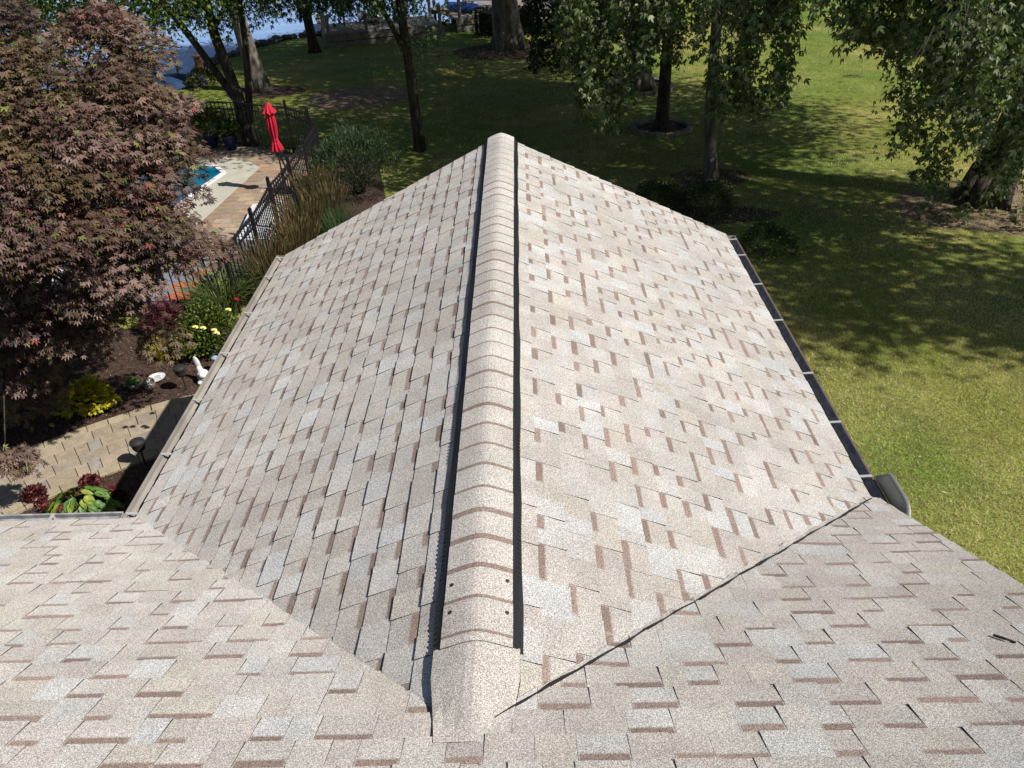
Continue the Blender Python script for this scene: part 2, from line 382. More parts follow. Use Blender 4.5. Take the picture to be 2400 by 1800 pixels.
left_reg = [(-7.2,-.02),(-2.4,-.02),(0,sa),(0,SM),(-7.2,SM)]; right_reg = [(0,sa),(2.4,-.02),(2.475,-.02),(2.475,SM),(0,SM)]
def lift_main(p):
    if p[0] > 0: d = p[1]-sa*(1-p[0]/2.4); return .014+.014*math.exp(-max(0, d)/.09)*(1+.35*math.sin(p[0]*17)+.25*math.sin(p[0]*41))
    d = p[1]-sa*(1+p[0]/2.4); return .010+(.006*math.exp(-max(0, d)/.10) if p[0] > -2.4 else 0)
# split the notch into convex regions without cutting the rows above the apex
regsM = [hp([(-7.2,-.02),(-2.4,-.02),(0,sa),(-7.2,sa)]), hp([(2.4,-.02),(2.475,-.02),(2.475,sa),(0,sa)]), hp([(-7.2,sa),(2.475,sa),(2.475,SM),(-7.2,SM)])]
shingle_plane(1, (0, .02, Hh-.012), (1,0,0), (0, -1/cm, TM/cm), SM, (-7.2, 2.5), regsM, seed=11, lift=lift_main)
b = MB(); V = []; n = 46  # dark wavy strip painting in the shadow of the right valley's cut edge
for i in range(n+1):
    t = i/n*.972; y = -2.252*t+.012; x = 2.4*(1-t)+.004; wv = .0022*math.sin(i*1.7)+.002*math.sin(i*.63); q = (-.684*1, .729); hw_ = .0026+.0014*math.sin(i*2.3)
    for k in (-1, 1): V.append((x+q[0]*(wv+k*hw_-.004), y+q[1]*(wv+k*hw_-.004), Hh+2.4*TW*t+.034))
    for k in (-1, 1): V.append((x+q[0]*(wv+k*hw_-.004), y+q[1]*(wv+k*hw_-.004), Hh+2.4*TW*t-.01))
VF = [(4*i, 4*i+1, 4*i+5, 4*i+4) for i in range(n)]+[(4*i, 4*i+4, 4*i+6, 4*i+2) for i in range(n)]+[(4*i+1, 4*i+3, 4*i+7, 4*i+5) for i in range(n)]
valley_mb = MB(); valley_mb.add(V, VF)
# decks under the shingles, soffits, fascias, gable walls
def slab(mb, P, th, mi=0):
    n = len(P); mb.add([Vector(p) for p in P]+[Vector(p)-Vector((0,0,th)) for p in P], [tuple(range(n)), tuple(range(n, 2*n))[::-1]]+[(i, n+i, n+(i+1) % n, (i+1) % n) for i in range(n)], mi)
zo = -.02
slab(wr, [(-2.41,0,Hh+zo),(0,yv,ZR+zo),(0,4.18,ZR+zo),(-2.41,4.09,Hh+zo)], .10)
slab(wr, [(0,yv,ZR+zo),(2.41,0,Hh+zo),(2.41,4.25,Hh+zo),(0,4.18,ZR+zo)], .10)
zr = Hh+5*TM
slab(mr, [(-7.18,0,Hh+zo),(-2.41,0,Hh+zo),(0,yv,ZR+zo),(2.41,0,Hh+zo),(2.46,0,Hh+zo),(2.46,-5,zr+zo),(-7.18,-5,zr+zo)], .10)
slab(mr, [(-7.18,-5,zr),(2.46,-5,zr),(2.46,-10,Hh),(-7.18,-10,Hh)], .12)
wing_roof = wr.build('wing_roof', m_deckwood, house); main_roof = mr.build('main_roof', m_deckwood, house)
roofs = [wing_roof, main_roof]; valley_mb.build('valley_shadow_line', m_asphalt, main_roof)
inframe = lambda c: (lambda d: d.dot(Vector(FW)) > .2 and abs(d.dot(Vector(RT))/d.dot(Vector(FW))) < .70 and abs(d.dot(Vector(UP))/d.dot(Vector(FW))) < .53)(c-Vector(CAM))
order = sorted([i for i, p in enumerate(pieces) if inframe(p[2]) and len(p[1].f) >= 5], key=lambda i: (pieces[i][2]-Vector(CAM)).length)
single = set(order[:300])
rest = [MB(), MB()]
for i, (idx, mb, c) in enumerate(pieces):
    if i in single:
        o = mb.build('shingle', [m_shingle, m_asphalt], roofs[idx], tint=True)
    else:
        r = rest[idx]; bse = len(r.v); r.v += mb.v; r.f += [tuple(bse+j for j in f) for f in mb.f]; r.m += mb.m; r.c += mb.c
for idx, r in enumerate(rest):
    o = r.build('shingles', [m_shingle, m_asphalt], roofs[idx], tint=True); o['kind'] = 'stuff'
# fascias and walls
b = MB(); b.box((-2.37, 2.05, Hh-.13), (.03, 4.08, .17)); b.box((2.37, 2.1, Hh-.13), (.03, 4.24, .17)); b.box((-4.8, -.03, Hh-.13), (4.76, .03, .17))
for s, y1 in ((-1, 4.10), (1, 4.26)):
    slab(b, [(s*2.42, y1-.01, Hh-.03), (s*.01, 4.19, ZR-.03), (s*.01, 4.225, ZR-.03), (s*2.42, y1+.025, Hh-.03)], .17)
slab(b, [(2.44,0,Hh-.03),(2.47,0,Hh-.03),(2.47,-5,zr-.03),(2.44,-5,zr-.03)], .18)
b.build('fascia', m_fascia, house)
def wall(name, P, th=.15):
    b = MB(); b.prism(P, 0, Hh-.14); return b.build(name, m_siding, house)
wall('wall', [(-2.0,-.3),(-1.85,-.3),(-1.85,3.9),(-2.0,3.9)]); wall('wall', [(1.85,-.3),(2.0,-.3),(2.0,3.9),(1.85,3.9)])
b = MB(); b.prism([(-1.84,3.75),(1.84,3.75),(1.84,3.9),(-1.84,3.9)], 0, Hh-.14)
b.add([(-1.95,3.75,Hh-.14),(1.95,3.75,Hh-.14),(0,3.75,ZR-.2),(-1.95,3.9,Hh-.14),(1.95,3.9,Hh-.14),(0,3.9,ZR-.2)], [(0,1,2),(5,4,3),(0,2,5,3),(1,4,5,2)]); b.build('gable_wall', m_siding, house)
wall('wall', [(-6.8,-.45),(-2.01,-.45),(-2.01,-.3),(-6.8,-.3)]); wall('wall', [(-6.8,-9.6),(-6.65,-9.6),(-6.65,-.46),(-6.8,-.46)]); wall('wall', [(2.01,-9.6),(2.16,-9.6),(2.16,-.3),(2.01,-.3)]); wall('wall', [(-6.64,-9.6),(2.0,-9.6),(2.0,-9.45),(-6.64,-9.45)])
for wy in (1.2, 2.7):
    f = MB(); f.box((-2.015, wy, 1.45), (.05, .9, 1.1)); fo = f.build('window', m_white, house)
    g = MB(); g.box((-2.045, wy, 1.45), (.012, .78, .98)); g.build('pane', mat('window_glass', (.03,.04,.05), .05, spec=.8), fo)

# gutters: an open trough with back, floor, front face and rolled lip; hangers across
def gutter(name, p0, p1, outw, mats, hang, lipw=.014, wd=.125, dp=.085, label=None):
    p0, p1, ow = Vector(p0), Vector(p1), Vector(outw); L = (p1-p0)
    prof = [(0,.0),(0,-dp),(wd*.72,-dp),(wd*.84,-dp*.55),(wd,-dp*.30),(wd,.004),(wd+lipw,.004),(wd+lipw,-.014),(wd+.004,-.016),(wd+.003,-dp*.33),(wd*.86,-dp*.6),(wd*.74,-dp-.004),(-.004,-dp-.004),(-.004,0)]
    V = [q+ow*a+Vector((0,0,h)) for q in (p0, p1) for a, h in prof]; n = len(prof)
    F = [(i, (i+1) % n, n+(i+1) % n, n+i) for i in range(n)]
    mi = [0]*n; mi[5] = 1; mi[6] = 1; mi[7] = 1
    mb = MB(); mb.add(V, F, mi)
    for q in (p0, p1): mb.add([q+ow*a+Vector((0,0,h)) for a, h in prof[:6]], [tuple(range(6))], 0)
    g = mb.build(name, mats, house)
    if label: g['label'] = label
    for t in hang:
        q = p0+L*t; hb = MB(); d = L.normalized()
        hb.bar(q+ow*(-.004)+Vector((0,0,.002)), q+ow*(wd+.008)+Vector((0,0,.008)), .022, .004)
        hb.bar(q+ow*(wd-.004)+Vector((0,0,.006)), q+ow*(wd-.004)+Vector((0,0,-.03)), .02, .004)
        hb.build('hanger', m_hanger, g)
    return g
gl = gutter('gutter', (-2.395, -.02, Hh-.035), (-2.395, 4.14, Hh-.035), (-1,0,0), [m_gutter, m_gutter], [.985, .875, .69, .515, .345, .18, .03], lipw=.02, label='grey-beige gutter along the left eave of the wing')
grt = gutter('gutter', (2.395, -.13, Hh-.035), (2.395, 4.27, Hh-.035), (1,0,0), [m_gutin, m_brownlip], [.975, .885, .735, .575, .38, .232, .095], lipw=.016, dp=.06, label='dark gutter with brown lip along the right eave of the wing')
gm = gutter('gutter', (-7.1, -.005, Hh-.04), (-2.56, -.005, Hh-.04), (0,1,0), [m_gutin, m_gutin], [.30, .60, .895], label='gutter along the left eave of the main roof')
# curved splash guard screwed to the right gutter
V = []; F = []; n = 14
for i in range(n+1):
    t = i/n; y = .28-t*.46; hgt = .115*min(1, math.sin(min(t/.25, 1)*math.pi/2)*1.0)*min(1, math.sin(min((1-t)/.25, 1)*math.pi/2)); hgt = max(.012, hgt)
    for k in range(5):
        u = k/4; V.append((2.54+.03*u+.025*u*u, y-.0*u, Hh-.03+hgt*u))
for i in range(n):
    for k in range(4): a = i*5+k; F.append((a, a+1, a+6, a+5))
b = MB(); b.add(V, F); sg = b.build('splash_guard', m_guard, grt, smooth=True); sm = sg.modifiers.new('solid', 'SOLIDIFY'); sm.thickness = .003
# ridge vent
RY0, RY1 = -1.885, 4.205
vent = MB()
def ridge_pt(x, h):                                                # height over the rounded ridge at offset x
    r = .055; ax = abs(x); z = ZR - TW*(math.sqrt(x*x+r*r)-r*.0) ; return z+h
for s in (-1, 1):
    prof = [(.128,.004),(.128,.034),(.150,.032),(.168,.020),(.170,.004)]
    n = 30
    V = []; F = []
    for j in range(n+1):
        y = RY0+(RY1-.02-RY0)*j/n; wv = .003*math.sin(j*1.9)+.002*math.sin(j*.7+s)
        for a, h in prof: V.append((s*(a+wv*(a > .14)), y, ZR-TW*a+h))
    k = len(prof)
    for j in range(n):
        for i in range(k-1): q = (j*k+i, j*k+i+1, (j+1)*k+i+1, (j+1)*k+i); F.append(q if s < 0 else q[::-1])
    F.append(tuple(range(k))); F.append(tuple(n*k+i for i in range(k)))
    vent.add(V, F)
    y = RY0+.01
    while y < RY1-.04:
        vent.box((s*.1595, y, ZR-TW*.1595+.0262), (.017, .009, .004), M=Matrix.Rotation(s*.86, 3, 'Y')); y += .026
V = []; n = 2
vent.prism([(-.127,RY0+.01),(.127,RY0+.01),(.127,RY1-.03),(-.127,RY1-.03)], ZR-.14, ZR-.05)
ridge_vent = vent.build('ridge_vent', m_vent, house)
def cap_profile(hx, wv=0):
    xs = [-.133,-.1,-.07,-.045,-.02,0,.02,.045,.07,.1,.133]
    return [(x*(1+wv), ZR-TW*math.sqrt(x*x*(1)+.0016)+.0196+.018+hx) for x in xs]
y = RY1+.012; k = 0; CAPC = [(.50,.468,.436),(.49,.455,.425),(.505,.475,.445),(.515,.49,.46)]
while y > RY0+.03:
    st = .156+random.uniform(-.003, .003); yn = max(y-st, RY0-.005); last = yn <= RY0+.03
    if last: yn = RY0
    g = random.uniform(.95, 1.05); colr = tuple(c*g for c in random.choice(CAPC)); bw = random.choice([.014,.018,.022,.028,.032]) if y < 3.0 else random.choice([.015,.018,.020])
    if last: bw = 0
    ys = [(y, .0042, colr), (yn+bw, .0022, colr), (yn-.004, .0018, STRIPE)] if bw else [(y, .0042, colr), (yn-.003, .0022, colr)]
    mb = MB(); wv = random.uniform(-.012, .012); V = []; npf = 11
    # the cap bows a little lengthwise
    for yy, h, c in ys:
        for x, z in cap_profile(h, wv): V.append((x, yy+.0*abs(x), z))
    for x, z in cap_profile(-.001, wv): V.append((x, y, z))
    for r_ in range(len(ys)-1):
        for i in range(npf-1): mb_c = ys[r_+1][2] if (r_ == 1) else colr; mb.add([V[r_*npf+i], V[r_*npf+i+1], V[(r_+1)*npf+i+1], V[(r_+1)*npf+i]], [(3,2,1,0)], 0, mb_c)
    e0 = len(ys)*npf
    for i in range(npf-1): mb.add([V[i], V[i+1], V[e0+i+1], V[e0+i]], [(0,1,2,3)], 1)
    yl = ys[-1][0]
    for i in range(npf-1):                                          # near and side edges
        a, c2 = V[(len(ys)-1)*npf+i], V[(len(ys)-1)*npf+i+1]; mb.add([a, c2, (c2[0], c2[1], c2[2]-.006), (a[0], a[1], a[2]-.006)], [(3,2,1,0)], 1)
    for s in (0, npf-1):
        for r_ in range(len(ys)-1):
            a, c2 = V[r_*npf+s], V[(r_+1)*npf+s]; mb.add([a, c2, (c2[0], c2[1], c2[2]-.007), (a[0], a[1], a[2]-.007)], [(0,1,2,3)], 1)
    mb.build('ridge_cap', [m_shingle, m_asphalt], ridge_vent, tint=True, smooth=False)
    y = yn; k += 1
for nx, ny in ((-.108,-1.60),(.112,-1.585),(-.106,-1.735),(.112,-1.74)):
    mb = MB(); zz = ZR-TW*math.sqrt(nx*nx+.0016)+.0376+.004
    mb.lathe((nx, ny, zz), [(.0,.0),(.0085,0),(.0085,.0018),(.004,.0028)], 12, M=Matrix.Rotation(math.copysign(math.atan(TW), nx), 3, 'Y')); mb.build('nail', m_nail, ridge_vent)
# plain cap strip between the vent's end and the main slope
mb = MB(); V = []; xs = [-.16,-.12,-.07,-.035,0,.035,.07,.12,.16]; ys = [RY0+.004, -2.0, -2.10, -2.18, -2.24, -2.29]
for yy in ys:
    for x in xs:
        zw = ZR-TW*math.sqrt(x*x+.0012)+.034; zm = Hh-yy*TM+.0235; kk = 60; x *= 1-.28*max(0, min(1, (-yy-2.0)/.3)); V.append((x, yy, math.log(math.exp(kk*(zw-3.6))+math.exp(kk*(zm-3.6)))/kk+3.6))
for j in range(len(ys)-1):
    for i in range(len(xs)-1): q = j*len(xs)+i; mb.add([V[q], V[q+1], V[q+1+len(xs)], V[q+len(xs)]], [(3,2,1,0)], 0, (.52,.485,.45))
for j in range(len(ys)-1):
    for i in (0, len(xs)-1):
        a, c2 = V[j*len(xs)+i], V[(j+1)*len(xs)+i]; mb.add([a, c2, (c2[0], c2[1], c2[2]-.03), (a[0], a[1], a[2]-.03)], [(0,1,2,3)], 1)
mb.build('saddle_shingle', [m_shingle, m_asphalt], wing_roof, tint=True, smooth=False)
# a thin black sliver lying on the main roof
a = G(2326, 1490, 3.6); q = ray(2350, 1508); t = (Hh-CAM[2]-TM*CAM[1])/(q[2]+TM*q[1]); c = Vector(CAM+q*t)+Vector((0,0,.028))
b = MB(); b.bar(c+Vector((-.026,.030,-.014)), c+Vector((.002,0,0)), .010, .006); b.bar(c+Vector((.0,.002,0)), c+Vector((.024,-.026,.012)), .007, .005)
b.single('shingle_sliver', m_asphalt, 'thin black sliver of roofing lying on the main roof near the right edge', 'sliver', base=c)

# ------------------------------------------------------------------ garden path of pavers
CL = [(-8.2,1.0),(-7.2,2.05),(-6.5,2.75),(-5.8,3.45),(-5.05,4.0),(-4.4,4.36),(-3.6,4.62),(-2.9,4.75),(-2.2,4.82)]
def spline(P, n=60):
    P = [Vector((*p, 0)) for p in P]; out = []
    for i in range(len(P)-1):
        p0, p1, p2, p3 = P[max(i-1, 0)], P[i], P[i+1], P[min(i+2, len(P)-1)]
        for k in range(n//(len(P)-1)):
            t = k/(n//(len(P)-1)); out.append(.5*((2*p1)+(p2-p0)*t+(2*p0-5*p1+4*p2-p3)*t*t+(3*p1-p0-3*p2+p3)*t**3))
    out.append(P[-1]); return out
SP = spline(CL, 120); arc = [0]
for i in range(1, len(SP)): arc.append(arc[-1]+(SP[i]-SP[i-1]).length)
def along(u, v):
    u = max(0, min(arc[-1]-.001, u)); i = next(k for k in range(len(arc)-1) if arc[k+1] > u); t = (u-arc[i])/(arc[i+1]-arc[i])
    p = SP[i].lerp(SP[i+1], t); d = (SP[i+1]-SP[i]).normalized(); return Vector((p.x-d.y*v, p.y+d.x*v, 0))
hw = .60
b = MB()
for i in range(60):
    u0, u1 = arc[-1]*i/60, arc[-1]*(i+1)/60; Q = [along(u0,-hw), along(u1,-hw), along(u1,hw), along(u0,hw)]; b.add([(p.x, p.y, .022) for p in Q], [(0,1,2,3)])
path = b.build('garden_path', m_joint); path['kind'] = 'structure'
PC = [(.33,.27,.20),(.34,.28,.21),(.31,.265,.21),(.29,.265,.23),(.33,.27,.195)]; EC = [(.34,.285,.195),(.32,.265,.185)]
def paver(u0, u1, v0, v1, col, z=.045):
    g = .0035; m = MB(); Q = [along(u0+g, v0+g), along(u1-g, v0+g), along(u1-g, v1-g), along(u0+g, v1-g)]; z += random.uniform(-.003, .003); c = .004
    Qi = [along(u0+g+c, v0+g+c), along(u1-g-c, v0+g+c), along(u1-g-c, v1-g-c), along(u0+g+c, v1-g-c)]
    m.add([(p.x, p.y, 0) for p in Q]+[(p.x, p.y, z-c) for p in Q]+[(p.x, p.y, z) for p in Qi], [(0,1,5,4),(1,2,6,5),(2,3,7,6),(3,0,4,7),(4,5,9,8),(5,6,10,9),(6,7,11,10),(7,4,8,11),(8,9,10,11)], 0, col)
    m.build('paver', m_paver, path, tint=True)
for s in (-1, 1):
    u = 0
    while u < arc[-1]-.1:
        l = random.uniform(.22, .26); v0, v1 = (hw-.15, hw) if s > 0 else (-hw, -hw+.15); g = random.uniform(.92, 1.08); paver(u, u+l, v0, v1, tuple(c*g for c in random.choice(EC))); u += l
vv = [-.45, -.225, 0, .225, .45]
for r in range(4):
    u = -random.random()*.2
    while u < arc[-1]-.1:
        l = random.choice([.15,.225,.30,.34]); g = random.uniform(.9, 1.08); paver(max(0, u), u+l, vv[r], vv[r+1], tuple(c*g for c in random.choice(PC))); u += l

# ------------------------------------------------------------------ pool yard
DECK = [(-14,7.6),(-5.15,7.6),(-4.75,8.6),(-4.7,11.5),(-4.65,13.9),(-5.0,14.9),(-5.8,15.7),(-6.8,16.15),(-8.5,16.6),(-10.5,16.7),(-14,16.5)]
sheet('pool_deck', DECK, .03, m_joint)
deck = bpy.data.objects['pool_deck']
POOL = [(-6.85,14.05),(-7.25,14.6),(-12.5,14.6),(-12.5,9.0),(-7.6,9.0),(-7.1,12.9)]
CONC = [(-6.1,14.4),(-6.7,15.1),(-7.6,15.4),(-13.9,15.4),(-13.9,7.65),(-6.9,7.65),(-6.42,11.05)]
b = MB(); b.prism(CONC, .0, .0575); o = b.build('concrete_slab', m_conc, deck)
cnt = 0; PB = [(.36,.24,.16),(.33,.26,.19),(.29,.21,.16),(.38,.29,.21),(.27,.22,.18)]
reg = hp([(-9.2,15.41),(-7.55,15.41),(-6.65,15.15),(-6.05,14.42),(-6.38,11.05),(-6.87,7.65),(-5.2,7.65),(-4.8,8.6),(-4.72,13.9),(-5.05,14.85),(-5.85,15.65),(-6.85,16.1),(-9.2,16.5)])
DECKP = [(-9.4,15.45),(-7.7,15.0),(-7.0,14.8),(-6.5,14.3),(-6.8,11.05),(-7.0,9.6),(-5.0,9.6),(-4.78,10.6),(-4.72,13.9),(-5.05,14.85),(-5.85,15.65),(-6.85,16.1),(-9.4,16.5)]
yy = 9.6; row = 0
while yy < 16.5:
    xx = -9.4+(.15 if row % 2 else 0); dy = .24
    while xx < -4.7:
        dx = .36; cx, cy = xx+dx/2, yy+dy/2
        if inpoly(cx, cy, DECKP) and cnt < 290:
            m = MB(); g = random.uniform(.85, 1.1); m.box((cx, cy, .03), (dx-.012, dy-.012, .044), col=tuple(c*g for c in random.choice(PB))); m.build('paver', m_paver, deck, tint=True); cnt += 1
        xx += dx
    yy += dy; row += 1
pool = thing('swimming_pool', (-9.5, 12, 0), 'blue swimming pool with white coping seen through the maple leaves', 'pool')
b = MB(); b.prism(POOL, .0, .062); b.build('water', m_poolw, pool)
b = MB()
for i in range(len(POOL)):
    p, q = Vector((*POOL[i], .066)), Vector((*POOL[(i+1) % len(POOL)], .066)); b.bar(p, q, .10, .05)
b.build('coping', m_white, pool)
b = MB(); b.prism([tuple(G(x, y, .3)[:2]) for x, y in ((660,468),(590,478),(552,560),(640,560))][::-1], .05, .30); 
b.single('deck_slab', m_white, 'flat pale lilac-white slab with straight rim just inside the pool fence', 'slab', bevel=.02)
# outdoor rug with an orange flower print
rp = [tuple(G(x, y, .06)[:2]) for x, y in ((400,660),(520,655),(520,760),(385,770))]
rug = thing('outdoor_rug', (*G(455,700)[:2], 0), 'blue-grey outdoor rug with orange flower print behind the fence', 'rug')
b = MB(); b.prism([(-8.2,7.75),(-5.35,7.75),(-5.35,9.45),(-8.2,9.45)], .05, .062); b.build('cloth', m_rug, rug)
for px_, py_ in ((412,692),(432,696),(452,690),(462,664),(470,640),(420,670)):
    c = G(px_, py_, .066)
    fl = MB()
    for k in range(6):
        t = k*math.pi/3+.3; P = [(c[0]+.10*math.cos(t)+.062*math.cos(t2)*.9, c[1]+.10*math.sin(t)+.062*math.sin(t2)) for t2 in [2*math.pi*j/8 for j in range(8)]]; fl.prism(P, .0625, .066+.0003*k)
    fl.build('flower_print', m_orange, rug)

# fence: posts, two top rails, a bottom rail and pickets, each a part
fence = thing('pool_fence', (-4.6, 11, 0), 'black metal picket fence curving round the pool deck', 'fence')
FP = [(-10.2,16.75),(-8.46,16.6),(-7.0,16.2),(-5.55,15.55),(-4.85,14.85),(-4.45,13.9),(-4.43,12.6),(-4.43,11.3),(-4.50,10.1),(-4.40,8.6),(-4.50,7.35),(-5.9,7.3),(-7.4,7.3),(-9.0,7.3)]
FHT = 1.22; npk = 0; picks = []
for i, (x, y) in enumerate(FP):
    m = MB(); m.box((x, y, FHT/2+.03), (.055,.055,FHT+.06)); m.lathe((x, y, FHT+.06), [(.036,0),(.036,.012),(.012,.03)], 4, M=Matrix.Rotation(math.pi/4, 3, 'Z')); m.build('post', m_fence, fence)
    if i < len(FP)-1:
        p, q = Vector((x, y, 0)), Vector((*FP[i+1], 0))
        for z in (.12, FHT-.26, FHT-.10):
            m = MB(); m.bar(p+Vector((0,0,z)), q+Vector((0,0,z)), .028, .03); m.build('rail', m_fence, fence)
        L = (q-p).length; n = int(L/.115)
        for k in range(1, n): picks.append(p.lerp(q, k/n))
pk = MB(); pk.box((0,0,.58), (.017,.017,1.10)); pk.add([(-.0085,-.0085,1.13),(.0085,-.0085,1.13),(.0085,.0085,1.13),(-.0085,.0085,1.13),(0,0,1.19)], [(0,1,4),(1,2,4),(2,3,4),(3,0,4)])
po = pk.build('picket', m_fence); COL.objects.unlink(po); pme = po.data; bpy.data.objects.remove(po)
for p in picks[:300]:
    o = link('picket', pme, fence); o.location = (p.x+4.6, p.y-11, random.uniform(-.004,.004))

# closed umbrella
ub = G(671, 452); umb = thing('patio_umbrella', (ub[0], ub[1], 0), 'closed red patio umbrella tied round its pole inside the fence', 'umbrella')
X, Y = ub[0], ub[1]
b = MB(); b.tube([(X,Y,.05),(X,Y,1.95)], .019, 10); b.build('pole', m_pole, umb)
b = MB(); b.lathe((X,Y,.03), [(.26,0),(.26,.04),(.06,.07),(.04,.2)], 20); b.build('base', m_pole, umb)
def folded(prof, name, folds=9, amp=.28):
    b = MB(); n = 54; V = []; F = []
    for i, (r, z) in enumerate(prof):
        for j in range(n):
            t = 2*math.pi*j/n; rr = r*.8*(1+amp*math.cos(folds*t+.5*math.sin(i*.8)+i*.12)); V.append((X+rr*math.cos(t), Y+rr*math.sin(t), .95+(z-.98)*.8+(.03*math.cos(folds*t) if i == 0 else 0)))
    for i in range(len(prof)-1):
        for j in range(n): k = (j+1) % n; F.append((i*n+j, i*n+k, (i+1)*n+k, (i+1)*n+j))
    F.append(tuple((len(prof)-1)*n+j for j in range(n))); b.add(V, F); return b.build(name, m_red, umb, smooth=True)
can = folded([(.15,.98),(.13,1.08),(.075,1.24),(.07,1.30),(.095,1.42),(.11,1.65),(.10,1.85),(.075,1.98),(.045,2.06)], 'canopy')
folded([(.17,1.97),(.12,2.06),(.07,2.15),(.02,2.24)], 'vent_flap', 8, .18)
b = MB(); b.lathe((X,Y,1.175), [(.068,0),(.068,.03)], 20); b.build('strap', m_red, umb)
b = MB(); b.ball((X,Y,1.975), .018, 10); b.build('finial', m_pole, umb)
# pots with leafy plants by the back fence
def plant(name, label, cat, base, r, h, n, tpl, size, cols, m=m_leaf, group=None, up=.6, stems=12, part='foliage', spread=1.0, zbase=0, parent=None, dirz=.3, flat=.5, stemmat=None):
    t = parent or thing(name, base, label, cat, group); B = np.array(base)
    v = rng.normal(size=(n, 3)); v /= np.linalg.norm(v, axis=1)[:, None]; v[:, 2] = abs(v[:, 2])*up*2-.25
    rad = rng.uniform(.45, 1, n)**.6; lob = 1+.16*np.sin(3*np.arctan2(v[:,1], v[:,0])+B[0]*5)+rng.normal(0, .06, n)
    P = B+np.array([0,0,zbase+h*.35])+v*rad[:, None]*lob[:, None]*np.array([r, r, h*.62]); P[:, 2] = np.maximum(P[:, 2], B[2]+.03)
    D = v+np.array([0,0,dirz])+rng.normal(0, .5, (n, 3)); scatter(part, tpl, P, D, rng.uniform(.6, 1.2, n)*size, m, t, palette(cols, n), flat=flat)
    mb = MB()
    for k in range(stems):
        j = rng.integers(0, n); e = P[j]; b0 = B+np.array([random.uniform(-.03,.03)*r*4, random.uniform(-.03,.03)*r*4, zbase*.9]); mid = (b0+e)/2+np.array([0,0,h*.12]); mb.tube([b0, mid, e], [.012*max(.5, h), .009*max(.5, h), .004], 5)
    mb.build('stem', stemmat or m_bark, t); return t
for i, (px_, py_, cols) in enumerate(((500,345,((.05,.09,.02),(.12,.15,.03),(.20,.17,.05))), (545,350,((.04,.07,.02),(.07,.10,.02))))):
    g0 = G(px_, py_, .05); t = thing('potted_plant', (g0[0], g0[1], .05), ['yellow-green leafy plant in a cobalt blue pot by the back fence', 'smaller dark leafy plant in a blue pot right of the yellow-green one'][i], 'potted plant', 'blue pots by the back fence')
    b = MB(); b.lathe((g0[0], g0[1], .05), [(.12,0),(.17,.18),(.19,.32),(.205,.34),(.205,.37),(.18,.37),(.17,.33)], 24); b.build('pot', m_pot, t, smooth=False)
    plant('', '', '', (g0[0], g0[1], .40), [.45,.28][i], [.6,.35][i], [700,350][i], L_OVAL, .13, cols, parent=t)

# ------------------------------------------------------------------ garden things
def at(px_, py_, z=0): g = G(px_, py_, z); return (float(g[0]), float(g[1]), z)
def path_light(base, label):
    t = thing('path_light', base, label, 'lamp', 'black path lights beside the garden path'); x, y, _ = base
    b = MB(); b.tube([(x,y,-.05),(x,y,.24)], .011, 10); b.lathe((x,y,.0), [(.02,0),(.014,.03)], 8); b.build('stake', m_lamp, t)
    b = MB(); b.lathe((x,y,.23), [(.018,0),(.05,.02),(.062,.035),(.062,.042),(.03,.045)], 24)
    for k in range(3): z = .285+k*.026; b.lathe((x,y,z), [(.045,0),(.072+.004*k,.0),(.074+.004*k,.006),(.045,.012)], 28)
    b.lathe((x,y,.27), [(.04,0),(.04,.09)], 16); b.build('louvre', m_lamp, t)
    b = MB(); b.lathe((x,y,.362), [(.086,0),(.09,.006),(.085,.022),(.055,.040),(.02,.048),(.0,.049)], 32); b.build('lamp_shade', m_lamp, t, smooth=False); return t
path_light(at(343,1091), 'black louvred path light standing between the path and the wing gutter')
path_light(at(438,914), 'black louvred path light in the mulch between the oval dish and the white statue')
def remeshed(b, name, m, t, vox=.006):
    o = b.build(name, m, t, smooth=True); r = o.modifiers.new('remesh', 'REMESH'); r.mode = 'VOXEL'; r.voxel_size = vox; r.use_smooth_shade = True
    s = o.modifiers.new('smooth', 'SMOOTH'); s.factor = .5; s.iterations = 2; return o
# white rabbit-like statue: tall laid-back ears over a crouching body with two paws
B = Vector(at(480, 892)); t = thing('garden_statue', B, 'white cast stone statue with tall upright back crouching near the rose bush', 'statue')
b = MB(); R = lambda a, ax: Matrix.Rotation(math.radians(a), 3, ax)
b.ball(B+Vector((0,.0,.09)), (.085,.10,.09), 14); b.ball(B+Vector((.055,-.045,.10)), (.05,.05,.05), 12); b.ball(B+Vector((-.04,.03,.17)), (.05,.04,.07), 12)
b.ball(B+Vector((-.055,.045,.27)), (.045,.028,.12), 14, M=R(-8,'Y')); b.ball(B+Vector((-.03,-.09,.03)), (.035,.045,.03), 10); b.ball(B+Vector((.085,-.06,.035)), (.035,.045,.03), 10); b.ball(B+Vector((.02,-.08,.14)), (.045,.04,.045), 12)
remeshed(b, 'statue_body', m_statue, t)
# small dark figure behind the gutter edge
B = Vector(at(512, 868)); t = thing('garden_figurine', B, 'small dark figurine with pale blue top at the gutter edge, right of the white statue', 'figurine')
b = MB(); b.lathe(B, [(.05,0),(.055,.03),(.035,.10),(.045,.15),(.03,.19)], 14); b.build('body', m_lamp, t)
b = MB(); b.ball(B+Vector((0,0,.215)), (.055,.05,.03), 14); b.build('top', mat('pale_blue_glaze', (.25,.38,.48), .5), t)
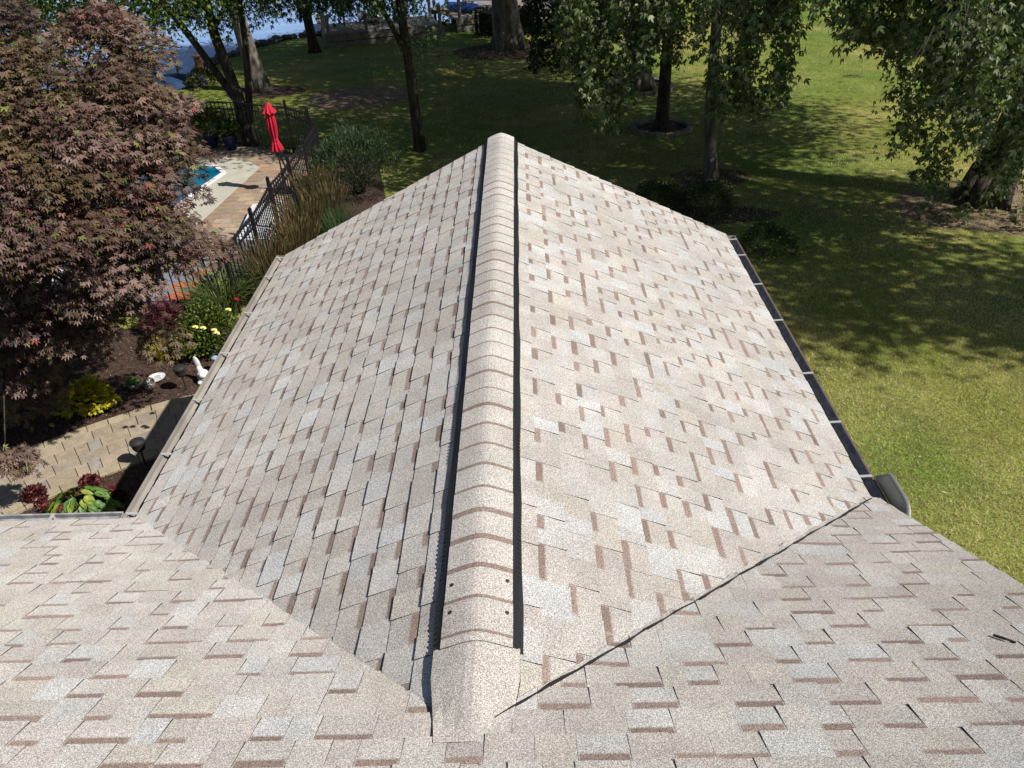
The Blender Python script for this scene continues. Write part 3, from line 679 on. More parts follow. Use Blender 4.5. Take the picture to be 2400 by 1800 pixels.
# frog on a dark pot
B = Vector(at(317, 910)); t = thing('frog_figurine', B, 'bright green frog figurine on a dark round pot beside the yellow shrub', 'figurine')
b = MB(); b.lathe(B, [(.06,0),(.085,.03),(.09,.07),(.085,.085),(.0,.085)], 20); b.build('pot', m_grey, t)
b = MB(); C0 = B+Vector((-.01,.01,.12)); b.ball(C0, (.07,.055,.045), 14); b.ball(C0+Vector((.0,-.02,.045)), (.05,.045,.035), 14)
for s in (-1, 1):
    b.ball(C0+Vector((s*.027,-.03,.085)), .017, 8); b.ball(C0+Vector((s*.075,.02,-.01)), (.045,.03,.025), 10, M=R(s*25,'Z')); b.tube([C0+Vector((s*.045,-.03,.0)), C0+Vector((s*.085,-.06,-.03)), C0+Vector((s*.09,-.09,-.035))], [.016,.012,.012], 8)
remeshed(b, 'frog_body', m_frog, t, .005)
# ringed ornament with white oval dish
B = Vector(at(352, 912)); t = thing('garden_ornament', B, 'round grey mosaic ornament in a copper ring beside the frog figurine', 'ornament')
Mo = R(-35,'X') @ R(0,'Z'); c = B+Vector((0,.02,.085)); Md = R(52,'X')
b = MB(); b.lathe(c, [(.0,-.008),(.07,-.008),(.075,0),(.07,.008),(.0,.010)], 28, M=Md); b.build('disc', m_grey, t)
b = MB(); b.tube([c+Md @ Vector((.082*math.cos(a), .082*math.sin(a), 0)) for a in np.linspace(0, 2*math.pi, 30)], .0075, 8); b.tube([c+Vector((0,.0,.07)), c+Vector((-.02,.01,.13)), c+Vector((-.035,.0,.155))], .006, 8); b.build('ring', m_copper, t)
b = MB()
for k in range(7): a = k*.9; b.tube([c+Md @ Vector((.012*math.cos(a), .012*math.sin(a), .012)), c+Md @ Vector((.055*math.cos(a+.5), .055*math.sin(a+.5), .012))], .006, 6)
b.build('inlay', m_white, t)
B = Vector(at(369, 893)); B.z = 0
b = MB(); c = B+Vector((0,0,.05)); Md = R(18,'X') @ R(20,'Z'); prof = [(.0,.0),(.06,.002),(.085,.012),(.10,.02),(.105,.018),(.09,.0),(.0,-.012)]
V = []; n = 28
b.lathe(c, prof, n, M=Md @ Matrix.Diagonal((1.25,.8,1)))
for k in (-1, 0, 1): b.tube([c+Md @ Vector((-.06, k*.022, .012)), c+Md @ Vector((0, k*.034, .016)), c+Md @ Vector((.07, k*.022, .014))], .006, 6)
b.tube([B, c], .012, 8)
b.single('oval_dish', m_statue, 'white oval dish with ribbed relief lying behind the round ornament', 'dish', base=B)
# dark round basket with white dotted rim
B = Vector(at(575, 690)); b = MB(); b.lathe(B, [(.12,0),(.17,.16),(.19,.30),(.17,.30),(.15,.12)], 24); t = thing('black_basket', B, 'dark round basket with white dashes on its rim at the fence foot', 'basket'); b.build('bowl', m_lamp, t)
b = MB()
for k in range(18): a = 2*math.pi*k/18; b.box(B+Vector((.183*math.cos(a), .183*math.sin(a), .303)), (.028,.010,.008), rz=a+math.pi/2)
b.build('rim_stitching', m_white, t)

# shrubs and flowers
GREENS = ((.045,.085,.018),(.07,.115,.025),(.03,.06,.014)); YEL = ((.42,.40,.04),(.50,.46,.06),(.30,.33,.03))
# yellow shrub
plant('yellow_shrub', 'bright yellow leafy shrub at the foot of the maple beside the path', 'shrub', at(215,955), .34, .40, 620, lobes([(0,1,.30),(30,.8,.2),(-30,.8,.2)]), .085, ((.46,.43,.035),(.55,.50,.05),(.38,.38,.03)), flat=.35, dirz=.0)
# rose bush with yellow blooms
t = plant('rose_bush', 'green rose bush with pale yellow blooms beside the left gutter', 'bush', at(505,822), .45, .85, 4200, L_OVAL, .058, ((.06,.10,.02),(.11,.16,.03),(.20,.24,.04),(.03,.055,.015)), stems=24)
for i, (x, y) in enumerate(((551,760),(551,770),(502,775),(508,782),(458,768),(476,770),(535,727))):
    c = atD(x, y, 9.25-.002*(y-760)); b = MB(); 
    for k in range(7):
        a = k*.9; b.ball(Vector(c)+Vector((.017*math.cos(a), .017*math.sin(a), .004*k)), (.019,.019,.010), 6)
    b.build('flower', mat('yellow_petal', (.75,.72,.25), .6) if i == 0 else bpy.data.materials['yellow_petal'], t)
c = at(569,757); b = MB(); b.tube([c, (c[0], c[1], .40)], .006, 6); t = thing('red_flower', c, 'single red flower peeking out at the gutter beside the rose bush', 'flower'); b.build('stem', m_leaf, t); b = MB(); [b.ball((c[0]+.02*math.cos(k), c[1]+.02*math.sin(k), .42+.006*k), (.028,.028,.016), 8) for k in range(6)]; b.build('bloom', m_red, t)
# hosta: each big leaf a part
B = np.array(at(200,1203)); t = thing('hosta', B, 'green hosta with broad leaves beside the main roof gutter', 'plant')
hm = mat('hosta_leaf', (.10,.20,.035), .45, dark=(.07,.15,.03), scale=18, transl=.2, spec=.4); hm2 = mat('hosta_leaf_yellow', (.30,.33,.05), .45, dark=(.2,.26,.04), scale=18, transl=.2)
for k in range(72):
    a = k*2.4+random.random()*.4; r = .05+.25*math.sqrt(k/72); l = random.uniform(.10, .145); wl = l*.36
    if a % 6.283 > 3: pass
    c = B+np.array([r*math.cos(a)*1.25, r*math.sin(a)*.8, .30-.20*(k/72)]); el = -.2-.5*(k/72); d = np.array([math.cos(a)*math.cos(el), math.sin(a)*math.cos(el), math.sin(el)]); s_ = np.array([-math.sin(a), math.cos(a), 0])
    V = []; F = []; n = 6
    for i in range(n+1):
        u_ = i/n; ww = wl*math.sin(math.pi*u_**.75)**.8 if 0 < u_ < 1 else 0.002; cu = np.array([0,0,-.16*l*u_*u_*3])
        for s2 in (-1, 0, 1): V.append(c+d*l*u_+s_*ww*s2+cu+np.array([0,0,.025*abs(s2)]))
    for i in range(n):
        for j in range(2): q = i*3+j; F.append((q, q+1, q+4, q+3))
    b = MB(); b.add(V, F); b.build('leaf', hm2 if (k % 5 == 0 or (math.cos(a) < -.3 and k % 2)) else hm, t, smooth=True)
b = MB()
for k in range(14): a = k*.9; b.tube([B+np.array([.02*math.cos(a), .02*math.sin(a), 0]), B+np.array([.1*math.cos(a), .07*math.sin(a), .26])], .006, 5)
b.build('stem', hm, t)
# coral bells
lab = ['dark red coral bells in sun at the path edge above the hosta', 'dark red coral bells plant left of the hosta against the path', 'dark red coral bells in the wing shadow right of the hosta', 'small red coral bells touching the left side of the hosta', ]
for i, (x, y, r) in enumerate(((215,1140,.10),(88,1172,.13),(273,1175,.12),(122,1205,.09))):
    plant('coral_bells', lab[i], 'plant', at(x, y), r, r*1.5, 190, lobes([(0,1,.34),(50,.8,.3),(-50,.8,.3)]), .05, ((.085,.02,.02),(.13,.028,.026),(.05,.014,.014),(.26,.07,.065)), stems=5, group='red coral bells in the mulch bed')
# grass tufts
def tuft(name, label, base, r, h, n, cols, plume=None, cat='ornamental grass', group=None, lean=.35, bw=.006):
    t = thing(name, base, label, cat, group); B = np.array(base); segs = 4; Q = []; C_ = []
    for k in range(n):
        a = random.uniform(0, 2*math.pi); rr = r*math.sqrt(random.random())*.55; b0 = B+np.array([rr*math.cos(a), rr*math.sin(a), 0]); a2 = a+random.gauss(0, .6); ln = h*random.uniform(.6, 1.1); le = lean*random.uniform(.3, 1.4)
        pts = [b0+np.array([math.cos(a2)*le*ln*(s/segs)**2, math.sin(a2)*le*ln*(s/segs)**2, ln*(s/segs)*(1-.25*le*(s/segs)**2)]) for s in range(segs+1)]
        sd_ = np.array([-math.sin(a2), math.cos(a2), 0])*bw; c = np.array(random.choice(cols))*random.uniform(.7, 1.25)
        for s in range(segs):
            w0, w1 = (1-s/segs)**.5, (1-(s+1)/segs)**.5; Q += [pts[s]-sd_*w0, pts[s]+sd_*w0, pts[s+1]+sd_*w1, pts[s+1]-sd_*w1]; C_ += [c]*4
    fast('blades', np.array(Q), 4, m_blade, t, np.array(C_), B)
    if plume:
        Q = []; C_ = []
        for k in range(plume[0]):
            a = random.uniform(0, 2*math.pi); rr = r*math.sqrt(random.random()); e = B+np.array([rr*1.25*math.cos(a), rr*1.25*math.sin(a), plume[1]*random.uniform(.85, 1.08)]); b0 = B+np.array([rr*.4*math.cos(a), rr*.4*math.sin(a), .2]); d = (e-b0)/np.linalg.norm(e-b0); L = plume[2]*random.uniform(.7, 1.2); c = np.array(random.choice(plume[3]))*random.uniform(.7, 1.2)
            for ang in (0, math.pi/2):
                s_ = np.array([math.cos(ang), math.sin(ang), 0]); Q += [b0-s_*.002, b0+s_*.002, e+s_*.002, e-s_*.002]; C_ += [c*.8]*4
                Q += [e-d*L-s_*.003, e-d*L*.6+s_*.010, e, e-d*L*.6-s_*.010]; C_ += [c]*4
        fast('plumes', np.array(Q), 4, m_blade, t, np.array(C_), B)
    return t
TAN = ((.24,.17,.09),(.30,.22,.12),(.17,.125,.065),(.12,.12,.05)); GG = ((.05,.09,.02),(.08,.12,.03),(.035,.06,.015))
tl = ['feather reed grass with tan plumes, nearest the camera at the fence', 'feather reed grass with tan plumes, second along the fence', 'feather reed grass with tan plumes, third along the fence behind the eave corner', 'feather reed grass with tan plumes, fourth along the fence', 'feather reed grass with tan plumes, farthest, next to the willow shrub']
for i, (x, y) in enumerate(((-4.0,7.7),(-3.75,8.6),(-3.85,9.5),(-3.55,10.3),(-3.95,11.1))):
    tuft('feather_reed_grass', tl[i], (x, y, 0), .42, .70, 480, GG, (190, 1.02, .20, TAN), group='feather reed grasses along the pool fence', lean=.3)
tuft('maiden_grass', 'arching bright green grass clump between the rose bush and the fence', at(530,735), .42, .85, 560, ((.08,.13,.03),(.13,.18,.05),(.22,.26,.10)), lean=.75, bw=.009)
tuft('yellow_grass', 'small tuft of yellow grass under the maple tips above the frog', at(385,842), .16, .36, 150, ((.38,.33,.06),(.28,.25,.05)), lean=.6, bw=.006)
tuft('dark_grass', 'dark green grass clump in shade under the gable end, beside the reed grasses', (-3.2,9.6,0), .5, .9, 600, ((.03,.06,.02),(.04,.075,.02)), lean=.55)
# willow shrubs
WG = ((.036,.066,.03),(.055,.088,.04),(.03,.05,.02))
plant('willow_shrub', 'tall feathery grey-green willow shrub between the fence and the roof', 'shrub', (-3.4,12.6,0), 1.05, 1.45, 9000, L_BLADE*np.array([1.6,1,1]), .11, WG, stems=30, dirz=.9)
# round clipped shrubs behind the gable's right side
gl_ = ['round dark shrub close behind the gable right of the ridge', 'round dark shrub in the middle of the three behind the right eave', 'round dark shrub by the end of the right gutter']
for i, (x, y, r) in enumerate(((1540,500,.55),(1650,510,.62),(1790,600,.5))):
    plant('round_shrub', gl_[i], 'shrub', at(x, y), r, r*1.25, 3800, L_OVAL, .045, ((.025,.05,.014),(.035,.065,.018)), stems=10, group='round dark shrubs behind the gable')
b_ = G(1700, 530)
sheet('shrub_bed', ring_poly(*G(1650, 505)[:2], 1.5, .45), .006, m_mulch)

# ------------------------------------------------------------------ trees
def strands(P0, L, n_leaf, spread=.10):
    """hanging twigs: P0 (n,3) tops, L lengths; returns leaf positions and directions"""
    Ps = []; Ds = []
    for p, l in zip(P0, L):
        k = max(4, int(n_leaf*l)); u_ = rng.random(k)**.8; sw = rng.normal(0, .12, 2)
        q = np.stack([p[0]+sw[0]*u_*l, p[1]+sw[1]*u_*l, p[2]-u_*l], 1)+rng.normal(0, spread, (k, 3))*np.array([1,1,.5])
        d = np.stack([rng.normal(0, .6, k), rng.normal(0, .6, k), -rng.uniform(.3, 1.2, k)], 1); Ps.append(q); Ds.append(d)
    return np.concatenate(Ps), np.concatenate(Ds)
def blobs(c, r, ncl, nl, blob=(.55,.55,.3), lo=.45, zmin=None):
    v = rng.normal(size=(ncl, 3)); v /= np.linalg.norm(v, axis=1)[:, None]; C_ = np.array(c)+v*(rng.uniform(lo, 1, ncl)**.7)[:, None]*np.array(r)
    if zmin is not None: C_[:, 2] = np.maximum(C_[:, 2], zmin+rng.random(ncl)*.6)
    P = np.repeat(C_, nl, 0)+rng.normal(0, 1, (ncl*nl, 3))*np.array(blob); D = rng.normal(0, .7, (ncl*nl, 3))+np.array([0,0,-.35]); return P, D, C_
def tree(name, label, base, trunk, tr, crowns, hang=None, leaf=L_SILVER, size=.12, cols=GREENS, bark=m_bark, group=None, hsize=.10, hcols=None, limbs=14, fork=None, lm=m_leaf):
    """trunk: list of points above the base with radii; crowns: (centre, radii, clusters, leaves per cluster); hang: (P, D) leaves on drooping shoots"""
    t = thing(name, base, label, 'tree', group)
    b = MB(); pts = [base]+trunk; flare = [tr*1.3, tr*1.05]+[tr*(1-.5*i/len(pts)) for i in range(1, len(pts))]
    P2 = [Vector(base)-Vector((0,0,.1)), Vector(base).lerp(Vector(trunk[0]), min(.5, .45/max(.5, (Vector(trunk[0])-Vector(base)).length)))]+[Vector(p) for p in trunk]
    b.tube(P2, flare[:len(P2)], 14)
    for k in range(5):                                            # root flare
        a = k*1.256+random.random(); b.tube([Vector(base)+Vector((math.cos(a)*tr*1.35, math.sin(a)*tr*1.35, -.08)), Vector(base)+Vector((math.cos(a)*tr*.7, math.sin(a)*tr*.7, tr*1.4))], [tr*.28, tr*.36], 7)
    if fork:
        for pts_, r0 in fork: b.tube(pts_, [r0*(1-.55*i/len(pts_)) for i in range(len(pts_))], 10)
    PP = []; DD = []; CC = []
    for c, r, ncl, nl in crowns:
        p, d, C_ = blobs(c, r, ncl, nl, blob=tuple(min(.75, x*.2) for x in r)); PP.append(p); DD.append(d); CC.append(C_)
    CA = np.concatenate(CC); top = Vector(trunk[-1])
    for k in range(min(limbs, len(CA))):
        e = Vector(CA[rng.integers(0, len(CA))]); s_ = Vector(trunk[-2] if len(trunk) > 1 else base).lerp(top, random.random()); mid = s_.lerp(e, .5)+Vector((0,0,.35)); b.tube([s_, mid, e], [tr*.33, tr*.2, .02], 6)
    b.build('trunk', bark, t, smooth=True)
    P = np.concatenate(PP); D = np.concatenate(DD); n = len(P)
    scatter('crown', leaf, P, D, rng.uniform(.7, 1.3, n)*size, lm, t, palette(cols, n), flat=.6)
    if hang is not None:
        P, D = hang; n = len(P); scatter('hanging_foliage', leaf, P, D, rng.uniform(.7, 1.25, n)*hsize, lm, t, palette(hcols or cols, n), flat=.7)
    return t
def droop_mass(table, Y, n, leaf_per_m=55, ln=(.5,1.3), dens=1.0, ytop=-60, dy=1.0, top_bias=1.0):
    """strands whose feet follow the outline 'table' (picture x -> lowest picture y) at depth Y"""
    P0 = []; L = []
    xs = [a for a, _ in table]; ys = [b for _, b in table]
    for _ in range(n):
        x = random.uniform(xs[0], xs[-1]); yb = np.interp(x, xs, ys); foot = yb-(random.random()**top_bias)*(yb-ytop); Yd = Y+random.uniform(-dy, dy); e = atY(x, foot, Yd); l = random.uniform(*ln); P0.append(e+np.array([0,0,l])); L.append(l)
    return strands(P0, L, leaf_per_m)
SIL = ((.045,.075,.022),(.06,.10,.03),(.09,.13,.045),(.035,.06,.02)); SILH = ((.07,.115,.035),(.11,.16,.055),(.18,.22,.10),(.05,.085,.025),(.28,.31,.18))
DRK = ((.02,.042,.014),(.03,.055,.018),(.016,.032,.010))
# H: tree right of the gable whose shoots hang in the middle of the view
bh = at(1665,415); bgm = at(1550,303)
h1 = droop_mass([(1305,110),(1328,180),(1350,245),(1385,285),(1410,300),(1438,345),(1450,240),(1500,170),(1575,150)], 12.2, 92, 60, dy=.8, top_bias=1.35)
h2 = droop_mass([(1645,120),(1665,330),(1685,300),(1700,255),(1740,270),(1800,290),(1840,240),(1860,120)], 11.6, 74, 60, dy=.8, top_bias=1.3)
h3 = droop_mass([(1330,60),(1500,120),(1600,90),(1860,80)], 12.5, 48, 55, dy=1.2)
tr_h = tree('maple_tree', 'silver maple with drooping shoots standing in bare mulch right of the gable', bh, [(bh[0]-.15, bh[1]+.1, 1.6), (bh[0]-.2, bh[1]+.15, 3.6), (bh[0]-.1, bh[1], 6.5)], .135,
     [((bh[0]-.4, bh[1]+1.6, 7.4), (4.2,2.8,2.7), 60, 190)], (np.concatenate([h1[0], h2[0], h3[0]]), np.concatenate([h1[1], h2[1], h3[1]])), size=.15, cols=SIL, bark=m_barkp, hsize=.125, hcols=SILH)
tree('maple_tree', 'straight trunked maple inside the mulch ring edged with stone, mid lawn', bgm, [(bgm[0], bgm[1], 1.8), (bgm[0]+.05, bgm[1], 3.8), (bgm[0], bgm[1]+.2, 7)], .16,
     [((bgm[0], bgm[1]+.5, 7.2), (4.0,3.5,2.9), 55, 190)], droop_mass([(1340,120),(1450,150),(1530,190),(1620,150),(1700,110)], 15.5, 60, 50), size=.15, cols=SIL, hsize=.11, hcols=SIL)
bf = at(1500,206)
tree('maple_tree', 'distant pale trunked tree in its stone edged ring behind the hanging shoots', bf, [(bf[0]-.1, bf[1], 2), (bf[0]-.2, bf[1], 4.5), (bf[0], bf[1], 8)], .33,
     [((bf[0]+1, bf[1]+1, 9), (5.5,5,3.2), 140, 215)], droop_mass([(1225,60),(1240,190),(1300,185),(1360,200),(1400,150),(1440,60)], 19.5, 110, 50, dy=1.2), size=.17, cols=DRK, hsize=.13, hcols=DRK, bark=m_barkp)
# I: big tree at the right edge
bi = at(2300,468); bi2 = at(2330,470)
i1 = droop_mass([(2160,240),(2190,330),(2235,405),(2272,395),(2292,300)], 8.6, 62, 60, dy=.4)
i2 = droop_mass([(1870,60),(1900,130),(1950,120),(2000,190),(2060,230),(2110,300),(2150,330),(2190,380)], 10.2, 46, 52, dy=.9)
i3 = droop_mass([(2325,300),(2360,470),(2400,600),(2450,650)], 9.4, 60, 56, dy=.9)
i4 = droop_mass([(1950,100),(2100,140),(2400,300)], 9.5, 55, 50, dy=1.2)
i5 = droop_mass([(2080,380),(2120,440),(2160,420),(2210,560),(2330,580)], 10.0, 26, 50, dy=.7, ytop=300)
tr_i = tree('maple_tree', 'massive dark trunked silver maple on bare soil at the right edge', bi, [(bi[0]+.25, bi[1]+.1, 1.0), (bi[0]+.55, bi[1]+.2, 2.6), (bi[0]+.8, bi[1]+.3, 4.6), (bi[0]+1.0, bi[1]+.4, 8)], .42,
     [((bi[0]+1.2, bi[1]+3.3, 8.8), (5.8,4.8,3.2), 100, 210), ((bi[0]-2.5, bi[1]+4.0, 7.8), (3.2,2.8,1.8), 34, 190), ((9.8,13.2,6.4), (3.2,2.2,1.2), 40, 190), ((12.6,8.5,8.5), (4.7,1.5,1.2), 46, 180)], tuple(np.concatenate([q[k] for q in (i1,i2,i3,i4,i5)]) for k in (0,1)), size=.16, cols=SIL, hsize=.12, hcols=SILH, limbs=22)
# bare grey twigs hanging among the leaves
def twigs(t, starts, Y):
    b = MB()
    for x, y, ln in starts:
        p = Vector(atY(x, y, Y)); pts = [p]; d = Vector((random.uniform(-.2,.2), random.uniform(-.1,.1), -1))
        for k in range(5): d = (d+Vector((random.uniform(-.3,.3), random.uniform(-.2,.2), -.2))).normalized(); pts.append(pts[-1]+d*ln/5)
        b.tube(pts, [.012,.010,.008,.007,.005,.003], 5)
        for k in (1, 2, 3): e = pts[k]+Vector((random.choice((-1,1))*random.uniform(.12,.28), random.uniform(-.1,.1), -random.uniform(.15,.35)))*ln*.8; b.tube([pts[k], pts[k].lerp(e, .5)+Vector((0,0,.03)), e], [.006,.005,.003], 4)
    b.build('bare_twig', m_barkp, t)
twigs(tr_h, [(1665,-40,1.0),(1700,-50,1.3),(1735,-40,1.1),(1760,-60,1.5),(1790,-40,1.2)], 10.9)
twigs(tr_i, [(2235,-60,1.5),(2262,-40,1.1),(2290,-60,1.6),(2330,-40,1.3),(2190,60,1.0),(2245,150,.9)], 8.1)
# left group
b1 = at(590,340); Z = lambda p, dx, dy, z: (p[0]+dx, p[1]+dy, z)
tree('willow_oak', 'dark multi-stemmed tree rising just behind the pool fence', b1, [Z(b1,-.1,.1,1.2), Z(b1,-.35,.2,2.6), Z(b1,-.5,.3,5.0)], .16,
     [((b1[0]-.6, b1[1]+.4, 6.0), (4.0,3.4,2.2), 60, 200)], droop_mass([(365,90),(385,130),(400,100),(470,100),(485,140),(500,95),(560,115),(600,105),(615,64),(690,58),(760,58),(860,66),(900,76),(980,50)], 15.6, 330, 55, dy=1.6, ln=(.4,.9), top_bias=.55), size=.14, cols=DRK, hsize=.095, hcols=DRK+((.06,.10,.03),),
     fork=[([Z(b1,-.1,.1,1.0), Z(b1,-1.0,.3,2.6), Z(b1,-2.4,.6,4.8)], .105), ([Z(b1,.1,0,.6), Z(b1,.35,.2,2.4), Z(b1,.5,.4,5)], .095)])
b2 = at(612,213)
tree('poplar_tree', 'pale straight trunk standing behind the dark multi-stemmed tree near the water', b2, [Z(b2,-.25,.1,2), Z(b2,-.5,.2,4.5), Z(b2,-.6,.2,8)], .27, [((b2[0]-.5, b2[1]+.5, 9), (4,3.5,3), 35, 170)], size=.17, cols=DRK, bark=m_barkp)
b3 = at(737,118)
tree('shore_tree', 'slim black trunked tree on the lake bank left of the lattice panels', b3, [Z(b3,-.1,0,2.0), Z(b3,.0,0,4), Z(b3,.05,0,7)], .18, [((b3[0], b3[1], 6.3), (3.4,3,2.2), 45, 180)], droop_mass([(655,50),(700,66),(740,58),(790,52),(830,36),(865,20)], 27, 105, 40, ln=(.6,1.4), top_bias=.6), size=.2, cols=DRK, hsize=.17, hcols=DRK)
b4 = at(985,352)
tree('slender_tree', 'slender dark trunk rising beside the gable left of the ridge', b4, [Z(b4,-.05,0,2.0), Z(b4,-.12,0,3.6), Z(b4,-.2,.1,6.5)], .13, [((b4[0]-.2, b4[1], 6.4), (3.0,2.8,2.0), 42, 170)], droop_mass([(880,40),(905,100),(960,165),(1010,165),(1060,105),(1110,60)], 14.6, 34, 46, ln=(.3,.8)), size=.14, cols=SIL, hsize=.09, hcols=DRK+SIL,
     fork=[([Z(b4,-.1,0,2.3), Z(b4,-.55,-.2,3.4), Z(b4,-.75,-.3,5)], .07)])
b5 = at(1192,112)
tree('cottonwood_tree', 'thick pale grey furrowed trunk lit by sun near the boat landing', b5, [Z(b5,-.1,0,1.8), Z(b5,-.15,0,4), Z(b5,0,0,8)], .52, [((b5[0]+1, b5[1]-1, 9.5), (6.4,5.8,3), 160, 210)], size=.18, cols=SIL, bark=m_barkp)
# yellow-green tree behind the maple, upper left
P, D, C_ = blobs((-7.5,13.0,4.4), (3.2,2.0,1.1), 50, 260, (.5,.45,.28))
tree('locust_tree', 'yellow-green leaved tree behind the purple maple at the top left corner', (-10.5,13.8,0), [(-10.4,13.7,2.2), (-9.9,13.5,4.2)], .16, [((-9.2,13.2,4.7), (3.9,2.2,1.5), 150, 300)], None, leaf=L_OVAL, size=.085, cols=((.10,.15,.02),(.16,.20,.03),(.06,.10,.02)))
# more crowns beyond the frame that throw the lawn's shade
for i, (x, y, z, r) in enumerate(((14.4,4.7,8.0,3.9),)):
    tree('shade_tree', 'broad maple outside the right edge, nearer the house than the massive one', (x+.5, y, 0), [(x+.3, y, 3), (x, y, 6.5)], .3, [((x, y, z), (r*1.1, r*.50, r*.30), 50, 180)], None, size=.18, cols=SIL)

# purple Japanese maple
mb_ = (-6.7, 5.3, 0); jt = thing('japanese_maple', mb_, 'large purple-bronze Japanese maple beside the garden path', 'tree')
SILH_ = [(-80,-30),(60,-12),(150,-28),(240,2),(330,40),(385,62),(398,128),(352,165),(385,185),(420,228),(402,262),(470,290),(482,322),(560,338),(568,362),(520,374),(470,388),(440,402),(436,436),(500,424),(545,432),(515,462),(480,482),(472,505),(560,514),(562,546),(480,585),(470,640),(385,655),(440,705),(438,762),(408,812),(330,835),(300,872),(210,850),(150,880),(90,930),(60,1010),(-80,1080)]
CA = []
while len(CA) < 160:
    x, y = random.uniform(-80, 575), random.uniform(-30, 1080)
    if not all(inpoly(x+ox, y+oy, SILH_) for ox, oy in ((0,0),(12,0),(0,36),(14,22),(0,-2),(18,-6))) : continue
    rho = min(1, math.hypot((x-120)/470, (y-450)/520)); d = 10.6-2.2*math.sqrt(1-rho*rho)+abs(random.gauss(0, .35))+max(0, y-560)/290*1.1; pt_ = atD(x, y, d); kk_ = pt_[2]-.3; ray_ = np.array([-5.6+.9*kk_, 4.5-.32*kk_, pt_[2]])
    if x > 432 and 378 < y < 462: continue
    if kk_ > 0 and np.linalg.norm(pt_-ray_) < .40: continue
    CA.append(pt_)
for x, y in ((8,1060),(45,1052)): CA.append(atD(x, y, 10.0))
CA = np.array(CA); pads = len(CA); nl = 190
v = rng.normal(size=(90, 3)); v /= np.linalg.norm(v, axis=1)[:, None]; extra = np.array([-6.9,5.4,2.5])+v*rng.uniform(.75, 1, (90, 1))*np.array([2.3,2.3,2.0]); extra = extra[(extra[:, 2] > .8)]
extra = np.array([e for e in extra if (lambda d: inpoly(1200+FPX*(d@RT)/(d@FW), 900-FPX*(d@UP)/(d@FW), SILH_) or (1200+FPX*(d@RT)/(d@FW)) < 0)(e-CAM)])
extra = np.array([e for e in extra if (lambda d: (1200+FPX*(d@RT)/(d@FW)) < -60 or all(inpoly(1200+FPX*(d@RT)/(d@FW)+ox, 900-FPX*(d@UP)/(d@FW)+oy, SILH_) for ox, oy in ((50,0),(0,50),(30,30))))(e-CAM)])
allc = np.concatenate([CA, extra])
ctr = np.array([-6.8,5.3,2.2]); out = allc-ctr; out /= np.linalg.norm(out, axis=1)[:, None]
rr = rng.random((len(allc), nl))**.5; an = rng.uniform(0, 2*math.pi, (len(allc), nl)); PR = np.full((len(allc), 1), .33); PR[160:162] = .15
P = allc[:, None, :]+np.stack([rr*PR*np.cos(an), rr*PR*np.sin(an), -.22*rr**2+rng.normal(0, .05, rr.shape)], 2)+out[:, None, :]*0
P = P.reshape(-1, 3); D = np.stack([np.cos(an)*.8, np.sin(an)*.8, -.35-.5*rr], 2).reshape(-1, 3)+np.repeat(out*.7, nl, 0)+rng.normal(0, .3, (len(allc)*nl, 3))
ccol = np.repeat(palette(((.15,.098,.078),(.12,.072,.054),(.175,.115,.096),(.11,.078,.042),(.12,.085,.043),(.085,.056,.05),(.145,.072,.055)), len(allc), .12), nl, 0)*(1+rng.normal(0, .32, (len(allc)*nl, 1)))
gm_ = rng.random(len(P)) < .03; ccol[gm_] = np.array([.17,.20,.05]); gm_ = rng.random(len(P)) < .003; ccol[gm_] = np.array([.26,.06,.05])
scatter('crown', L_MAPLE, P, D, rng.uniform(.6, 1.25, len(P))*.072, m_mleaf, jt, np.clip(ccol, .01, 1), flat=.35)
b = MB(); tops = []
for k in range(6):
    a = k*1.05+.3; e = Vector((mb_[0]+1.0*math.cos(a), mb_[1]+.9*math.sin(a), 2.2+.3*math.sin(k*2))); b.tube([Vector(mb_)+Vector((.04*math.cos(a), .04*math.sin(a), -.05)), Vector(mb_).lerp(e, .45)+Vector((-.12*math.cos(a), 0, .25)), e], [.10,.07,.045], 8); tops.append(e)
for j in range(0, len(allc), 2):
    e = Vector(allc[j]); s_ = min(tops, key=lambda t_: (t_-e).length); b.tube([s_, s_.lerp(e, .55)+Vector((0,0,.18)), e-Vector((0,0,.05))], [.028,.016,.006], 5)
b.build('trunk', m_bark, jt, smooth=True)
# small purple laceleaf at the fence
plant('laceleaf_shrub', 'low purple-red laceleaf maple in front of the fence pickets', 'shrub', at(392,772), .32, .5, 420, L_MAPLE, .09, ((.14,.05,.06),(.18,.07,.08),(.10,.04,.05)), stems=8)

# ------------------------------------------------------------------ lawn details
def stone_ring(cx, cy, rx, ry, nst, name_, label):
    sheet('mulch_ring', ring_poly(cx, cy, rx*.96, ry*.96, j=.01), .02, m_mulch)
    t = thing(name_, (cx, cy, 0), label, 'edging')
    for k in range(nst):
        a = 2*math.pi*k/nst; a2 = 2*math.pi*(k+.93)/nst; am = (a+a2)/2; b = MB(); h = .09+random.uniform(-.01, .01); P = []
        for aa, f in ((a,.90),(a2,.90),(a2,1.10),(a,1.10)): P.append((cx+rx*f*math.cos(aa), cy+ry*f*math.sin(aa)))
        g = random.uniform(.8, 1.15); b.prism(P, -.02, h, col=(2.2*g,2.0*g,1.75*g)); b.build('stone', m_stone, t, tint=True, bevel=.012)
stone_ring(bgm[0], bgm[1]+.02, .74, .62, 20, 'stone_ring', 'ring of pale stones round the mulch of the middle maple')
stone_ring(bf[0], bf[1], .95, .85, 20, 'stone_ring', 'farther ring of stones round the pale trunked tree behind the shoots')
sheet('bare_soil', ring_poly(*G(840,228)[:2], 1.62, 1.35, j=.04), .006, m_soil)
sheet('tree_mulch', ring_poly(bh[0], bh[1], .85, .55, j=.08), .006, m_mulch)
